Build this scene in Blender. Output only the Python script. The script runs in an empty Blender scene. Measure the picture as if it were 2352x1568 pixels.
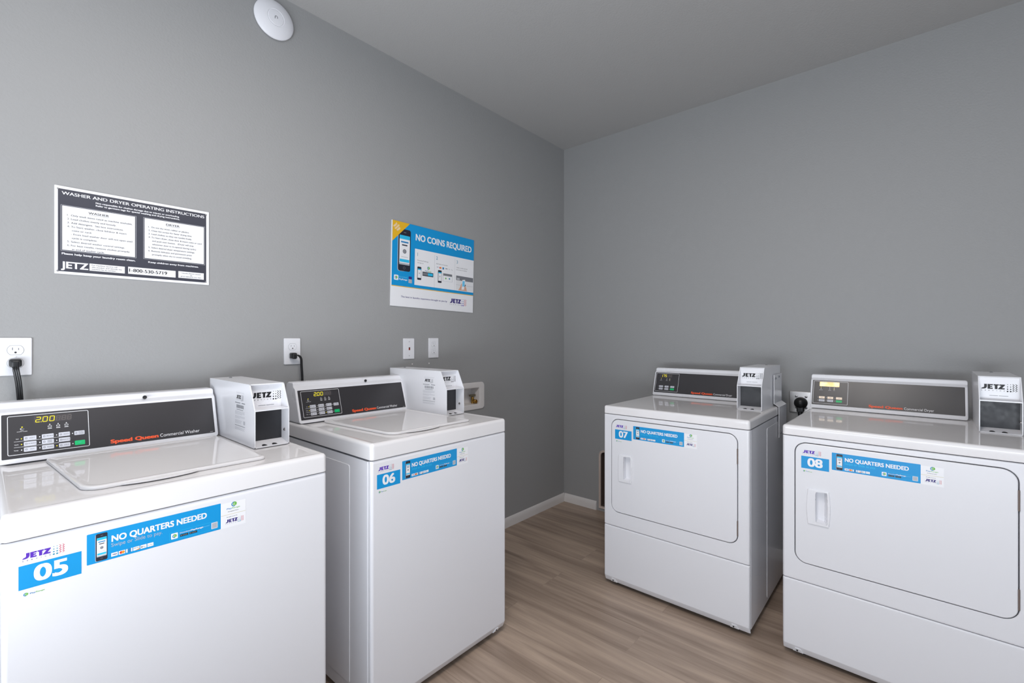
import bpy, bmesh, math
from mathutils import Vector, Matrix
from mathutils.geometry import tessellate_polygon

PI = math.pi
S = bpy.context.scene
C = S.collection

# ------------------------------------------------------------------ camera
cam_d = bpy.data.cameras.new('camera')
cam_d.sensor_width = 36.0
cam_d.lens = 1059.42 / 2352 * 36.0
cam_d.shift_y = -5.0 / 2352
cam_d.clip_start = 0.02
cam = bpy.data.objects.new('camera', cam_d)
C.objects.link(cam)
cam.location = (-2.9697, -2.0506, 1.253)
cam.rotation_euler = (PI / 2, 0, math.radians(41.0531 - 90))
S.camera = cam

# ------------------------------------------------------------------ view, world, big lights
S.view_settings.view_transform = 'Standard'
S.view_settings.look = 'None'
S.view_settings.gamma = 1.0
S.view_settings.use_curve_mapping = False
S.view_settings.exposure = 0.0

ROOM_X0, ROOM_Y0, ROOM_H = -4.1, -4.0, 2.7235
WIN = (-3.40, -0.70, 0.30, 2.00)          # window in the far left wall: y0, y1, z0, z1
ADDED_DOOR = (-3.75, -2.55, 0.10, 2.05)         # unseen glazed door added in the back wall: x0, x1, z0, z1

world = bpy.data.worlds.new('world')
S.world = world
world.use_nodes = True
wn = world.node_tree
bg = wn.nodes['Background']
sky = wn.nodes.new('ShaderNodeTexSky')
sky.sky_type = 'HOSEK_WILKIE'
sky.turbidity = 3.0
sky.sun_direction = (-0.3, 0.6, 0.74)
wn.links.new(sky.outputs['Color'], bg.inputs['Color'])
bg.inputs['Strength'].default_value = 1.0


def area_light(name, loc, rot, sx, sy, power, col):
    d = bpy.data.lights.new(name, 'AREA')
    d.shape = 'RECTANGLE'
    d.size, d.size_y = sx, sy
    d.energy = power
    d.color = col
    o = bpy.data.objects.new(name, d)
    C.objects.link(o)
    o.location = loc
    o.rotation_euler = rot
    return o


# daylight coming in through the window opening
area_light('window_daylight', (ROOM_X0 + 0.03, (WIN[0] + WIN[1]) / 2, (WIN[2] + WIN[3]) / 2), (0, -PI / 2, 0),
           WIN[3] - WIN[2] - 0.1, WIN[1] - WIN[0] - 0.1, 12.0, (0.68, 0.83, 1.0))
# added fill, tilted up to brighten the ceiling and upper walls
area_light('upward_fill_light', (ROOM_X0 + 0.30, (WIN[0] + WIN[1]) / 2, 0.75), (0, -PI / 2 - math.radians(62), 0),
           0.7, WIN[1] - WIN[0] - 0.1, 68.0, (0.89, 0.94, 1.0))
# fill added in the back door opening to brighten the washer fronts
area_light('back_fill_light', ((ADDED_DOOR[0] + ADDED_DOOR[1]) / 2, ROOM_Y0 + 0.03, (ADDED_DOOR[2] + ADDED_DOOR[3]) / 2), (PI / 2, 0, 0),
           ADDED_DOOR[1] - ADDED_DOOR[0] - 0.1, ADDED_DOOR[3] - ADDED_DOOR[2] - 0.1, 12.0, (0.78, 0.88, 1.0))
# unseen ceiling panel added as fill, mainly for the machine tops
FILL_LAMP = (-2.5, -1.6)
area_light('ceiling_fill_light', (FILL_LAMP[0], FILL_LAMP[1], ROOM_H - 0.065), (0, 0, 0), 1.15, 0.55, 23.0, (1.0, 0.93, 0.88))


# ------------------------------------------------------------------ materials
def lin(c):
    return tuple((x / 12.92 if x <= 0.04045 else ((x + 0.055) / 1.055) ** 2.4) for x in c)


def mat(name, rgb, rough=0.5, metal=0.0, spec=0.5, emit=None, es=1.0, coat=0.0, vary=0.0, scale=8.0):
    """rgb: sRGB 0-255. A little procedural noise keeps the surface from being flat."""
    m = bpy.data.materials.new(name)
    m.use_nodes = True
    nt = m.node_tree
    b = nt.nodes['Principled BSDF']
    c = lin([x / 255 for x in rgb])
    b.inputs['Base Color'].default_value = (*c, 1)
    b.inputs['Roughness'].default_value = rough
    b.inputs['Metallic'].default_value = metal
    b.inputs['Specular IOR Level'].default_value = spec
    b.inputs['Coat Weight'].default_value = coat
    b.inputs['Coat Roughness'].default_value = 0.06
    if emit:
        b.inputs['Emission Color'].default_value = (*lin([x / 255 for x in emit]), 1)
        b.inputs['Emission Strength'].default_value = es
    if vary:
        tc = nt.nodes.new('ShaderNodeTexCoord')
        no = nt.nodes.new('ShaderNodeTexNoise')
        no.inputs['Scale'].default_value = scale
        no.inputs['Detail'].default_value = 4
        mr = nt.nodes.new('ShaderNodeMapRange')
        mr.inputs['To Min'].default_value = rough * (1 - vary)
        mr.inputs['To Max'].default_value = rough * (1 + vary)
        nt.links.new(tc.outputs['Object'], no.inputs['Vector'])
        nt.links.new(no.outputs['Fac'], mr.inputs['Value'])
        nt.links.new(mr.outputs['Result'], b.inputs['Roughness'])
    return m


def wall_mat(name, rgb, bump, scale, rough=0.55):
    m = mat(name, rgb, rough)
    nt = m.node_tree
    b = nt.nodes['Principled BSDF']
    tc = nt.nodes.new('ShaderNodeTexCoord')
    n1 = nt.nodes.new('ShaderNodeTexNoise')
    n1.inputs['Scale'].default_value = scale
    n1.inputs['Detail'].default_value = 2.5
    n1.inputs['Distortion'].default_value = 0.25
    bp = nt.nodes.new('ShaderNodeBump')
    bp.inputs['Strength'].default_value = bump
    bp.inputs['Distance'].default_value = 0.003
    nt.links.new(tc.outputs['Object'], n1.inputs['Vector'])
    nt.links.new(n1.outputs['Fac'], bp.inputs['Height'])
    nt.links.new(bp.outputs['Normal'], b.inputs['Normal'])
    return m


def floor_mat():
    m = mat('vinyl_planks', (140, 122, 108), 0.42)
    nt = m.node_tree
    b = nt.nodes['Principled BSDF']
    N, L = nt.nodes.new, nt.links.new
    tc = N('ShaderNodeTexCoord')
    mp = N('ShaderNodeMapping')
    mp.inputs['Rotation'].default_value = (0, 0, PI / 2)
    mp.inputs['Location'].default_value = (0.32, 0.02, 0)
    L(tc.outputs['Object'], mp.inputs['Vector'])
    br = N('ShaderNodeTexBrick')
    br.offset = 0.37
    br.inputs['Color1'].default_value = (0, 0, 0, 1)
    br.inputs['Color2'].default_value = (1, 1, 1, 1)
    br.inputs['Mortar'].default_value = (0.5, 0.5, 0.5, 1)
    br.inputs['Scale'].default_value = 1.0
    br.inputs['Mortar Size'].default_value = 0.0009
    br.inputs['Mortar Smooth'].default_value = 0.4
    br.inputs['Bias'].default_value = 0.0
    br.inputs['Brick Width'].default_value = 1.5
    br.inputs['Row Height'].default_value = 0.18
    L(mp.outputs['Vector'], br.inputs['Vector'])
    # long grain, shifted from plank to plank
    sc = N('ShaderNodeVectorMath')
    sc.operation = 'MULTIPLY_ADD'
    sc.inputs[1].default_value = (1.5, 34.0, 1.0)
    cmb = N('ShaderNodeCombineXYZ')
    k = N('ShaderNodeMath')
    k.operation = 'MULTIPLY'
    k.inputs[1].default_value = 37.0
    L(br.outputs['Color'], k.inputs[0])
    L(k.outputs[0], cmb.inputs['X'])
    L(k.outputs[0], cmb.inputs['Z'])
    L(mp.outputs['Vector'], sc.inputs[0])
    L(cmb.outputs[0], sc.inputs[2])
    g1 = N('ShaderNodeTexNoise')
    g1.inputs['Scale'].default_value = 1.0
    g1.inputs['Detail'].default_value = 7
    g1.inputs['Roughness'].default_value = 0.62
    g1.inputs['Distortion'].default_value = 0.5
    L(sc.outputs[0], g1.inputs['Vector'])
    sc2 = N('ShaderNodeVectorMath')
    sc2.operation = 'MULTIPLY_ADD'
    sc2.inputs[1].default_value = (0.9, 6.5, 1.0)
    L(mp.outputs['Vector'], sc2.inputs[0])
    L(cmb.outputs[0], sc2.inputs[2])
    g2 = N('ShaderNodeTexNoise')
    g2.inputs['Scale'].default_value = 1.3
    g2.inputs['Detail'].default_value = 3
    g2.inputs['Distortion'].default_value = 1.0
    L(sc2.outputs[0], g2.inputs['Vector'])
    ramp = N('ShaderNodeValToRGB')
    e = ramp.color_ramp.elements
    e[0].position, e[1].position = 0.27, 0.74
    e[0].color = (*lin((116 / 255, 98 / 255, 85 / 255)), 1)
    e[1].color = (*lin((200 / 255, 178 / 255, 159 / 255)), 1)
    mx = N('ShaderNodeMath')
    mx.operation = 'MULTIPLY_ADD'
    mx.inputs[1].default_value = 0.5
    md = N('ShaderNodeMath')
    md.operation = 'MULTIPLY'
    md.inputs[1].default_value = 0.5
    L(g2.outputs['Fac'], md.inputs[0])
    L(g1.outputs['Fac'], mx.inputs[0])
    L(md.outputs[0], mx.inputs[2])
    # tone of each plank
    pt = N('ShaderNodeMath')
    pt.operation = 'MULTIPLY_ADD'
    pt.inputs[1].default_value = 0.09
    L(br.outputs['Color'], pt.inputs[0])
    off = N('ShaderNodeMath')
    off.operation = 'SUBTRACT'
    off.inputs[1].default_value = 0.045
    L(mx.outputs[0], off.inputs[0])
    L(off.outputs[0], pt.inputs[2])
    L(pt.outputs[0], ramp.inputs['Fac'])
    dk = N('ShaderNodeMixRGB')
    dk.blend_type = 'MIX'
    dk.inputs['Color2'].default_value = (*lin((70 / 255, 58 / 255, 50 / 255)), 1)
    fm = N('ShaderNodeMath')
    fm.operation = 'MULTIPLY'
    fm.inputs[1].default_value = 0.22
    L(br.outputs['Fac'], fm.inputs[0])
    L(fm.outputs[0], dk.inputs['Fac'])
    L(ramp.outputs['Color'], dk.inputs['Color1'])
    L(dk.outputs['Color'], b.inputs['Base Color'])
    bp = N('ShaderNodeBump')
    bp.inputs['Strength'].default_value = 0.12
    bp.inputs['Distance'].default_value = 0.001
    L(g1.outputs['Fac'], bp.inputs['Height'])
    L(bp.outputs['Normal'], b.inputs['Normal'])
    return m


M = {}
M['wall'] = wall_mat('grey_wall_paint', (158, 158, 158), 0.26, 120)
M['ceil'] = wall_mat('grey_ceiling_paint', (180, 179, 178), 0.35, 120, 0.7)
M['outwall'] = wall_mat('grey_wall_paint_other', (180, 181, 183), 0.3, 90)
M['floor'] = floor_mat()
M['trim'] = mat('white_trim_paint', (226, 222, 220), 0.4, vary=0.2)
M['enamel'] = mat('white_enamel', (232, 232, 236), 0.30, coat=0.25, vary=0.08)
M['gloss'] = mat('white_gloss_enamel', (233, 231, 232), 0.055, spec=0.30, coat=0.0)
M['plastic'] = mat('white_plastic', (232, 232, 236), 0.28, vary=0.1)
M['door'] = mat('white_door_enamel', (229, 229, 233), 0.34, coat=0.15, vary=0.08)
M['gap'] = mat('dark_gap', (96, 96, 102), 0.7)
M['groove'] = mat('grey_groove', (150, 150, 156), 0.6)
M['panel'] = mat('black_glossy_panel', (52, 50, 53), 0.30, spec=0.6, vary=0.1)
M['dark'] = mat('black_plate', (42, 42, 46), 0.42, vary=0.4, scale=60)
M['black'] = mat('black_print', (22, 22, 26), 0.5)
M['rubber'] = mat('black_rubber', (24, 24, 26), 0.38)
M['white'] = mat('white_print', (240, 240, 243), 0.4)
M['line'] = mat('white_line_print', (228, 228, 230), 0.4)
M['key'] = mat('light_grey_key', (205, 206, 214), 0.35)
M['green'] = mat('green_key', (8, 190, 112), 0.35)
M['orange'] = mat('orange_print', (250, 92, 44), 0.45)
M['led'] = mat('lit_yellow_led', (60, 60, 10), 0.5, emit=(255, 238, 20), es=0.95)
M['ledw'] = mat('pale_led', (225, 225, 228), 0.4)
M['dimled'] = mat('dim_display_segments', (92, 86, 84), 0.5)
M['dispbg'] = mat('display_window', (74, 70, 72), 0.25)
M['blue'] = mat('bright_blue_print', (0, 149, 214), 0.45)
M['paleblue'] = mat('pale_blue_print', (110, 200, 240), 0.4)
M['cyan'] = mat('cyan_print', (45, 190, 235), 0.4)
M['navy'] = mat('navy_print', (52, 36, 120), 0.45)
M['purple'] = mat('purple_print', (88, 40, 178), 0.45)
M['teal'] = mat('teal_print', (40, 140, 172), 0.45)
M['red'] = mat('red_print', (206, 92, 108), 0.45)
M['grn'] = mat('leaf_green_print', (110, 185, 70), 0.45)
M['mblue'] = mat('mid_blue_print', (38, 130, 190), 0.45)
M['olive'] = mat('olive_line_print', (206, 196, 140), 0.5)
M['yellow'] = mat('yellow_print', (232, 180, 34), 0.4)
M['phone'] = mat('phone_black_print', (34, 36, 50), 0.4)
M['silver'] = mat('silver_grey_print', (176, 180, 188), 0.4)
M['midgrey'] = mat('mid_grey_print', (120, 122, 128), 0.5)
M['ltgrey'] = mat('light_grey_print', (186, 187, 192), 0.5)
M['signdark'] = mat('sign_charcoal_print', (62, 63, 74), 0.38, vary=0.3, scale=20)
M['skin'] = mat('skin_tone_print', (222, 172, 146), 0.5)
M['mcred'] = mat('red_disc_print', (222, 50, 36), 0.5)
M['mcor'] = mat('orange_disc_print', (245, 150, 40), 0.5)
M['steel'] = mat('brushed_steel', (176, 172, 170), 0.32, metal=1.0, vary=0.3, scale=30)
M['screw'] = mat('screw_metal', (170, 170, 172), 0.35, metal=1.0)
M['rust'] = mat('brown_hinge', (112, 98, 92), 0.6, vary=0.3, scale=60)
M['brass'] = mat('old_brass', (176, 138, 72), 0.35, metal=1.0, vary=0.3, scale=80)
M['olivem'] = mat('olive_metal', (120, 112, 92), 0.5, metal=0.4)
M['boxwhite'] = mat('white_box_plastic', (226, 222, 220), 0.4, vary=0.2)
M['beige'] = mat('beige_flange', (206, 190, 180), 0.5, vary=0.2)
M['brown'] = mat('brown_duct_inside', (92, 78, 72), 0.6, vary=0.3)
M['ap'] = mat('white_matte_plastic', (235, 235, 240), 0.42)
M['redlit'] = mat('red_window', (120, 30, 20), 0.3, emit=(200, 60, 30), es=0.1)
M['fill_lamp'] = mat('fill_diffuser', (240, 240, 240), 0.5, emit=(255, 244, 232), es=0.8)
M['frame'] = mat('window_frame_white', (228, 228, 230), 0.4)


def glass_mat():
    m = mat('window_glass', (255, 255, 255), 0.02)
    m.node_tree.nodes['Principled BSDF'].inputs['Transmission Weight'].default_value = 1.0
    return m


def amber_reflection_mat():
    """display material with a warm window reflection painted in as yellow-orange emission"""
    m = mat('amber_reflection', (200, 170, 120), 0.4)
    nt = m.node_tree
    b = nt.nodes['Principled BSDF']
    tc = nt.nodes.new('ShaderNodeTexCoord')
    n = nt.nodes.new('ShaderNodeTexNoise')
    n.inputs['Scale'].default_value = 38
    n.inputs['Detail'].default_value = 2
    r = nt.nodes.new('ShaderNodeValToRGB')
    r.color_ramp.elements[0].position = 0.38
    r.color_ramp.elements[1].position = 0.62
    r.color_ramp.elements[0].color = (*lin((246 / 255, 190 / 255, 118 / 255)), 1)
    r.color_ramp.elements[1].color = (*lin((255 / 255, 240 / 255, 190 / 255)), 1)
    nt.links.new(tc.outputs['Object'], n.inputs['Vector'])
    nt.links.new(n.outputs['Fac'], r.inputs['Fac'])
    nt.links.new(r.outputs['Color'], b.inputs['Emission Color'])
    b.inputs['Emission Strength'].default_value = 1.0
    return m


M['glass'] = glass_mat()
M['amber'] = amber_reflection_mat()
M['glintkey'] = mat('sun_glint_key', (214, 200, 186), 0.35, emit=(255, 226, 190), es=0.28)  # glow stands in for sunlight reflected off these keys


# ------------------------------------------------------------------ mesh building
class Fr:
    """a flat frame: u to the right, v up, n out of the surface"""
    def __init__(s, o, u, v, n, k=1.0):
        s.o, s.u, s.v, s.n, s.k = Vector(o), Vector(u), Vector(v), Vector(n).normalized(), k

    def p(s, u, v, n=0.0):
        return s.o + s.u * (u * s.k) + s.v * (v * s.k) + s.n * n


class MB:
    def __init__(s):
        s.v, s.f, s.mi, s.mats = [], [], [], []

    def m(s, mt):
        if mt not in s.mats:
            s.mats.append(mt)
        return s.mats.index(mt)

    def add(s, vs, fs, mt):
        b, i = len(s.v), s.m(mt)
        s.v += [tuple(x) for x in vs]
        for f in fs:
            s.f.append([b + k for k in f])
            s.mi.append(i)

    def poly(s, pts, mt):
        s.add(pts, [list(range(len(pts)))], mt)

    def holed(s, loops, mt):
        """planar face with holes"""
        loops = [[Vector(p) for p in l] for l in loops]
        tris = tessellate_polygon(loops)
        s.add([p for l in loops for p in l], tris, mt)

    def loft(s, rings, mt, cap0=True, cap1=True):
        n = len(rings[0])
        vs = [p for r in rings for p in r]
        fs = []
        for a in range(len(rings) - 1):
            for i in range(n):
                j = (i + 1) % n
                fs.append([a * n + i, a * n + j, (a + 1) * n + j, (a + 1) * n + i])
        if cap0:
            fs.append(list(range(n))[::-1])
        if cap1:
            fs.append([(len(rings) - 1) * n + i for i in range(n)])
        s.add(vs, fs, mt)

    def box(s, x0, y0, z0, x1, y1, z1, mt, r=0.0, seg=2):
        if x0 > x1: x0, x1 = x1, x0
        if y0 > y1: y0, y1 = y1, y0
        if z0 > z1: z0, z1 = z1, z0
        if r <= 0:
            vs = [(x, y, z) for z in (z0, z1) for (x, y) in ((x0, y0), (x1, y0), (x1, y1), (x0, y1))]
            s.add(vs, [[3, 2, 1, 0], [4, 5, 6, 7], [0, 1, 5, 4], [1, 2, 6, 5], [2, 3, 7, 6], [3, 0, 4, 7]], mt)
            return
        bm = bmesh.new()
        bmesh.ops.create_cube(bm, size=1)
        for v in bm.verts:
            v.co = Vector(((x0 + x1) / 2 + v.co.x * (x1 - x0), (y0 + y1) / 2 + v.co.y * (y1 - y0), (z0 + z1) / 2 + v.co.z * (z1 - z0)))
        bmesh.ops.bevel(bm, geom=bm.edges[:], offset=r, segments=seg, profile=0.5, affect='EDGES')
        bm.verts.ensure_lookup_table()
        for i, v in enumerate(bm.verts):
            v.index = i
        s.add([v.co for v in bm.verts], [[v.index for v in f.verts] for f in bm.faces], mt)
        bm.free()

    def tube(s, pts, r, mt, n=12, flat=1.0):
        pts = [Vector(p) for p in pts]
        rings = []
        up = Vector((0.13, 0.27, 0.95)).normalized()
        for i, p in enumerate(pts):
            d = (pts[min(i + 1, len(pts) - 1)] - pts[max(i - 1, 0)]).normalized()
            a = d.cross(up)
            a.normalize()
            b = d.cross(a)
            rr = r[i] if isinstance(r, (list, tuple)) else r
            rings.append([p + a * (math.cos(2 * PI * k / n) * rr) + b * (math.sin(2 * PI * k / n) * rr * flat) for k in range(n)])
        s.loft(rings, mt)

    def lathe(s, prof, fr, mt, n=48, u=0.0, v=0.0):
        """prof: list of (radius, height along the frame normal)"""
        rings = []
        for (r, h) in prof:
            r = max(r, 1e-5)
            rings.append([fr.p(u + math.cos(2 * PI * k / n) * r / fr.k, v + math.sin(2 * PI * k / n) * r / fr.k, h) for k in range(n)])
        s.loft(rings, mt)

    def slab(s, outline, fr, n0, n1, mt, edge=0.0):
        """outline(inset) -> 2D points; extruded along the frame normal from n0 to n1 with a rounded front edge"""
        if edge > 0:
            hs = [(0, n0), (0, n1 - edge), (edge * 0.3, n1 - edge * 0.3), (edge, n1)]
        else:
            hs = [(0, n0), (0, n1)]
        s.loft([[fr.p(a, b, h) for (a, b) in outline(i / fr.k)] for (i, h) in hs], mt)

    def build(s, name, parent=None, off=(0, 0, 0), smooth=35):
        me = bpy.data.meshes.new(name)
        ox, oy, oz = off
        me.from_pydata([(a - ox, b - oy, c - oz) for (a, b, c) in s.v], [], s.f)
        for mt in s.mats:
            me.materials.append(M[mt])
        me.polygons.foreach_set('material_index', s.mi)
        bm = bmesh.new()
        bm.from_mesh(me)
        bmesh.ops.recalc_face_normals(bm, faces=bm.faces[:])
        bm.to_mesh(me)
        bm.free()
        o = bpy.data.objects.new(name, me)
        C.objects.link(o)
        if smooth:
            me.shade_smooth()
            me.set_sharp_from_angle(angle=math.radians(smooth))
            w = o.modifiers.new('weighted', 'WEIGHTED_NORMAL')
            w.keep_sharp = True
        if parent:
            o.parent = parent
        return o


def rrect(x0, y0, x1, y1, r, n=6):
    """outline function of a rounded rectangle"""
    def f(i=0.0):
        a0, b0, a1, b1 = x0 + i, y0 + i, x1 - i, y1 - i
        rr = max(r - i, 1e-5)
        out = []
        for (cx, cy, st) in ((a1 - rr, b1 - rr, 0), (a0 + rr, b1 - rr, 1), (a0 + rr, b0 + rr, 2), (a1 - rr, b0 + rr, 3)):
            for k in range(n + 1):
                t = (st + k / n) * PI / 2
                out.append((cx + math.cos(t) * rr, cy + math.sin(t) * rr))
        return out
    return f


def rrect4(x0, y0, x1, y1, rbl, rbr, rtr, rtl, n=6):
    def f(i=0.0):
        out = []
        for (cx, cy, r, st) in ((x1, y1, rtr, 0), (x0, y1, rtl, 1), (x0, y0, rbl, 2), (x1, y0, rbr, 3)):
            r2 = max(r - i, 1e-5)
            sx, sy = ((1, 1), (-1, 1), (-1, -1), (1, -1))[st]
            px, py = cx - sx * i - sx * r2, cy - sy * i - sy * r2
            for k in range(n + 1):
                t = (st + k / n) * PI / 2
                out.append((px + math.cos(t) * r2, py + math.sin(t) * r2))
        return out
    return f


def empty(name, loc=(0, 0, 0), rz=0.0):
    o = bpy.data.objects.new(name, None)
    o.empty_display_size = 0.1
    C.objects.link(o)
    o.location = loc
    o.rotation_euler = (0, 0, rz)
    return o


def tag(o, label, cat, group=None):
    o['label'] = label
    o['category'] = cat
    if group:
        o['group'] = group
    return o


def struct(o):
    o['kind'] = 'structure'
    return o


# ------------------------------------------------------------------ printing on flat surfaces
_fc = bpy.data.curves.new('lettering', 'FONT')
_fo = bpy.data.objects.new('lettering', _fc)
CAP = 0.682
LAY = 0.00014


def glyphs(s):
    _fc.body = s
    me = _fo.to_mesh()
    vs = [(v.co.x, v.co.y) for v in me.vertices]
    fs = [list(p.vertices) for p in me.polygons]
    _fo.to_mesh_clear()
    return vs, fs


class Print:
    """flat printing: every mark is a polygon lying a hair above the surface"""
    def __init__(s, mb, fr, base=0.0):
        s.mb, s.fr, s.base = mb, fr, base

    def h(s, l):
        return s.base + l * LAY

    def poly(s, pts, mt, l=1):
        s.mb.holed([[s.fr.p(a, b, s.h(l)) for (a, b) in pts]], mt)

    def rect(s, u0, v0, u1, v1, mt, l=1, r=0.0):
        s.poly(rrect(u0, v0, u1, v1, r, 4)() if r else [(u0, v0), (u1, v0), (u1, v1), (u0, v1)], mt, l)

    def outline(s, u0, v0, u1, v1, w, mt, l=1, r=0.0):
        a = rrect(u0, v0, u1, v1, max(r, w * 1.01), 5)
        p, q = a(), a(w)
        n = len(p)
        z = s.h(l)
        s.mb.add([s.fr.p(x, y, z) for (x, y) in p + q], [[i, (i + 1) % n, n + (i + 1) % n, n + i] for i in range(n)], mt)

    def disc(s, u, v, r, mt, l=1, n=18, ry=None):
        ry = ry or r
        s.poly([(u + math.cos(2 * PI * k / n) * r, v + math.sin(2 * PI * k / n) * ry) for k in range(n)], mt, l)

    def arc(s, u, v, r, w, a0, a1, mt, l=1, n=14):
        z = s.h(l)
        o = [(u + math.cos(a0 + (a1 - a0) * k / n) * r, v + math.sin(a0 + (a1 - a0) * k / n) * r) for k in range(n + 1)]
        i = [(u + math.cos(a0 + (a1 - a0) * k / n) * (r - w), v + math.sin(a0 + (a1 - a0) * k / n) * (r - w)) for k in range(n + 1)]
        s.mb.add([s.fr.p(x, y, z) for (x, y) in o + i], [[k, k + 1, n + 2 + k, n + 1 + k] for k in range(n)], mt)

    def stroke(s, pts, w, mt, l=1):
        """a line of even width with mitred corners"""
        s.cnt = getattr(s, 'cnt', 0) + 1
        z = s.h(l) + (s.cnt % 9) * 4e-6
        V2 = [Vector((a, b)) for (a, b) in pts]
        d = [(V2[i + 1] - V2[i]).normalized() for i in range(len(V2) - 1)]
        L, R = [], []
        for i, p in enumerate(V2):
            d0, d1 = d[max(i - 1, 0)], d[min(i, len(d) - 1)]
            n0, n1 = Vector((-d0.y, d0.x)), Vector((-d1.y, d1.x))
            m = (n0 + n1)
            m = m.normalized() if m.length > 1e-6 else n0
            k = w / 2 / max(m.dot(n0), .45)
            e = d0 * (-w * .3 if i == 0 else (w * .3 if i == len(V2) - 1 else 0))
            L.append(p + m * k + e)
            R.append(p - m * k + e)
        n = len(V2)
        s.mb.add([s.fr.p(q.x, q.y, z) for q in L + R], [[i, i + 1, n + i + 1, n + i] for i in range(n - 1)], mt)

    def text(s, t, u, v, cap, mt, width=None, bold=0.0, shear=0.0, l=2, align='l', xs=1.0, rot=0.0):
        vs, fs = glyphs(t)
        if not vs:
            return 0
        x0, x1 = min(p[0] for p in vs), max(p[0] for p in vs)
        k = cap / CAP
        kx = width / (x1 - x0) if width else k * xs
        w = (x1 - x0) * kx
        du = {'l': 0, 'c': -w / 2, 'r': -w}[align]
        z = s.h(l)
        cr, sr = math.cos(rot), math.sin(rot)
        # heavier strokes: the letters printed again, shifted by a fraction of their height
        if bold <= 0:
            sh = [(0, 0)]
        elif bold < .03:
            sh = [(-bold, 0), (bold, 0)]
        else:
            sh = [(-bold, -bold * .7), (bold, -bold * .7), (bold, bold * .7), (-bold, bold * .7), (0, 0)]
        for q, (ex, ey) in enumerate(sh):
            out = []
            for (x, y) in vs:
                a = (x - x0 + ex) * kx + y * k * shear + du
                b = (y + ey) * k
                out.append(s.fr.p(u + a * cr - b * sr, v + a * sr + b * cr, z + q * 2.2e-5))
            s.mb.add(out, fs, mt)
        return w


LOGO = [
    [(.5, 1), (.93, 1), (.93, .5), (.86, .25), (.7, .07), (.45, 0), (0, -.02), (.2, .24), (.36, .27), (.47, .36), (.5, .5)],
    [(1.02, 1), (1.85, 1), (1.8, .76), (1.42, .76), (1.42, .61), (1.75, .61), (1.71, .4), (1.42, .4), (1.42, .25), (1.82, .25), (1.78, 0), (1.02, 0)],
    [(1.92, 1), (2.72, 1), (2.68, .75), (2.5, .75), (2.5, 0), (2.1, 0), (2.1, .75), (1.92, .75)],
    [(2.78, 1), (3.6, 1), (3.6, .85), (3.18, .26), (3.58, .26), (3.54, 0), (2.6, 0), (2.6, .12), (3.05, .74), (2.78, .74)],
]


def jetz(P, u, v, h, mt, dots, waves, l=2, sx=1.0, small='black', slope=0.0):
    f = lambda a, b: (u + a * h * sx, v + b * h + slope * a * h)
    for lt in LOGO:
        P.poly([f(a, b) for (a, b) in lt], mt, l)
    for i, c in enumerate('SERVICE'):
        P.text(c, *f(0.12 + i * 0.565, -0.42), h * 0.2, small, l=l, align='c', bold=0.02, xs=1.1)
    for i, a in enumerate((3.98, 4.42)):
        for k in range(4):
            r = h * (0.065 + 0.025 * k)
            P.disc(*f(a, 1.02 - 0.46 * k), r * min(1, sx + 0.05), dots, l, 12)
    for a in (4.82, 5.24):
        pts = []
        for k in range(9):
            pts.append(f(a + (0.12 if k % 2 else -0.10), 1.12 - k * 0.19))
        P.stroke(pts, h * 0.085, waves, l)


def pay_mark(P, u, v, r, l=2):
    """a rounded C in blue with a green disc"""
    P.arc(u, v, r, r * 0.34, math.radians(70), math.radians(285), 'mblue', l)
    P.disc(u + r * 0.28, v + r * 0.12, r * 0.72, 'grn', l + 1, ry=r * 0.82)
    P.arc(u + r * 0.28, v + r * 0.12, r * 0.4, r * 0.13, math.radians(70), math.radians(300), 'white', l + 2)


def pay_word(P, u, v, cap, width, l=2):
    w1 = P.text('Pay', u, v, cap, 'mblue', width * 0.38, bold=0.025, shear=0.2, l=l)
    P.text('Range', u + width * 0.40, v, cap, 'grn', width * 0.60, bold=0.015, shear=0.2, l=l)


def phone(P, u0, v0, u1, v1, l=2, detail=True):
    w, h = u1 - u0, v1 - v0
    P.rect(u0 - w * .05, v0 - h * .008, u0 + w * .6, v1 - h * .01, 'silver', l, w * 0.16)
    P.rect(u0, v0, u1, v1, 'phone', l + 1, w * 0.14)
    a0, a1, b0, b1 = u0 + w * .09, u1 - w * .07, v0 + h * .15, v1 - h * .15
    P.rect(a0, b0, a1, b1, 'white', l + 2)
    hh = b1 - b0
    P.rect(a0, b1 - hh * .13, a1, b1, 'cyan', l + 3)
    if not detail:
        P.disc((a0 + a1) / 2, b0 + hh * .5, w * .16, 'ltgrey', l + 3, 10)
        return
    P.rect(a0 + w * .12, b1 - hh * .25, a1 - w * .12, b1 - hh * .20, 'mblue', l + 3)
    P.rect(a0 + w * .2, b1 - hh * .35, a1 - w * .2, b1 - hh * .31, 'phone', l + 3)
    P.disc((a0 + a1) / 2, b0 + hh * .46, w * .15, 'midgrey', l + 3, 16)
    P.arc((a0 + a1) / 2, b0 + hh * .46, w * .08, w * .025, 0, 2 * PI, 'ltgrey', l + 4)
    P.rect(a0 + w * .15, b0 + hh * .26, a1 - w * .15, b0 + hh * .275, 'ltgrey', l + 3)
    P.rect(a0 + w * .03, b0 + hh * .09, a1 - w * .03, b0 + hh * .19, 'cyan', l + 3)
    P.rect(a0, b0, a1, b0 + hh * .06, 'silver', l + 3)
    P.rect(u0 + w * .42, v1 - h * .085, u0 + w * .62, v1 - h * .07, 'midgrey', l + 2)
    P.arc((u0 + u1) / 2, v0 + h * .075, w * .09, w * .02, 0, 2 * PI, 'midgrey', l + 2)


SEG = {'0': 'abcdef', '1': 'bc', '2': 'abged', '5': 'afgcd', '7': 'abc', '8': 'abcdefg'}


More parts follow.
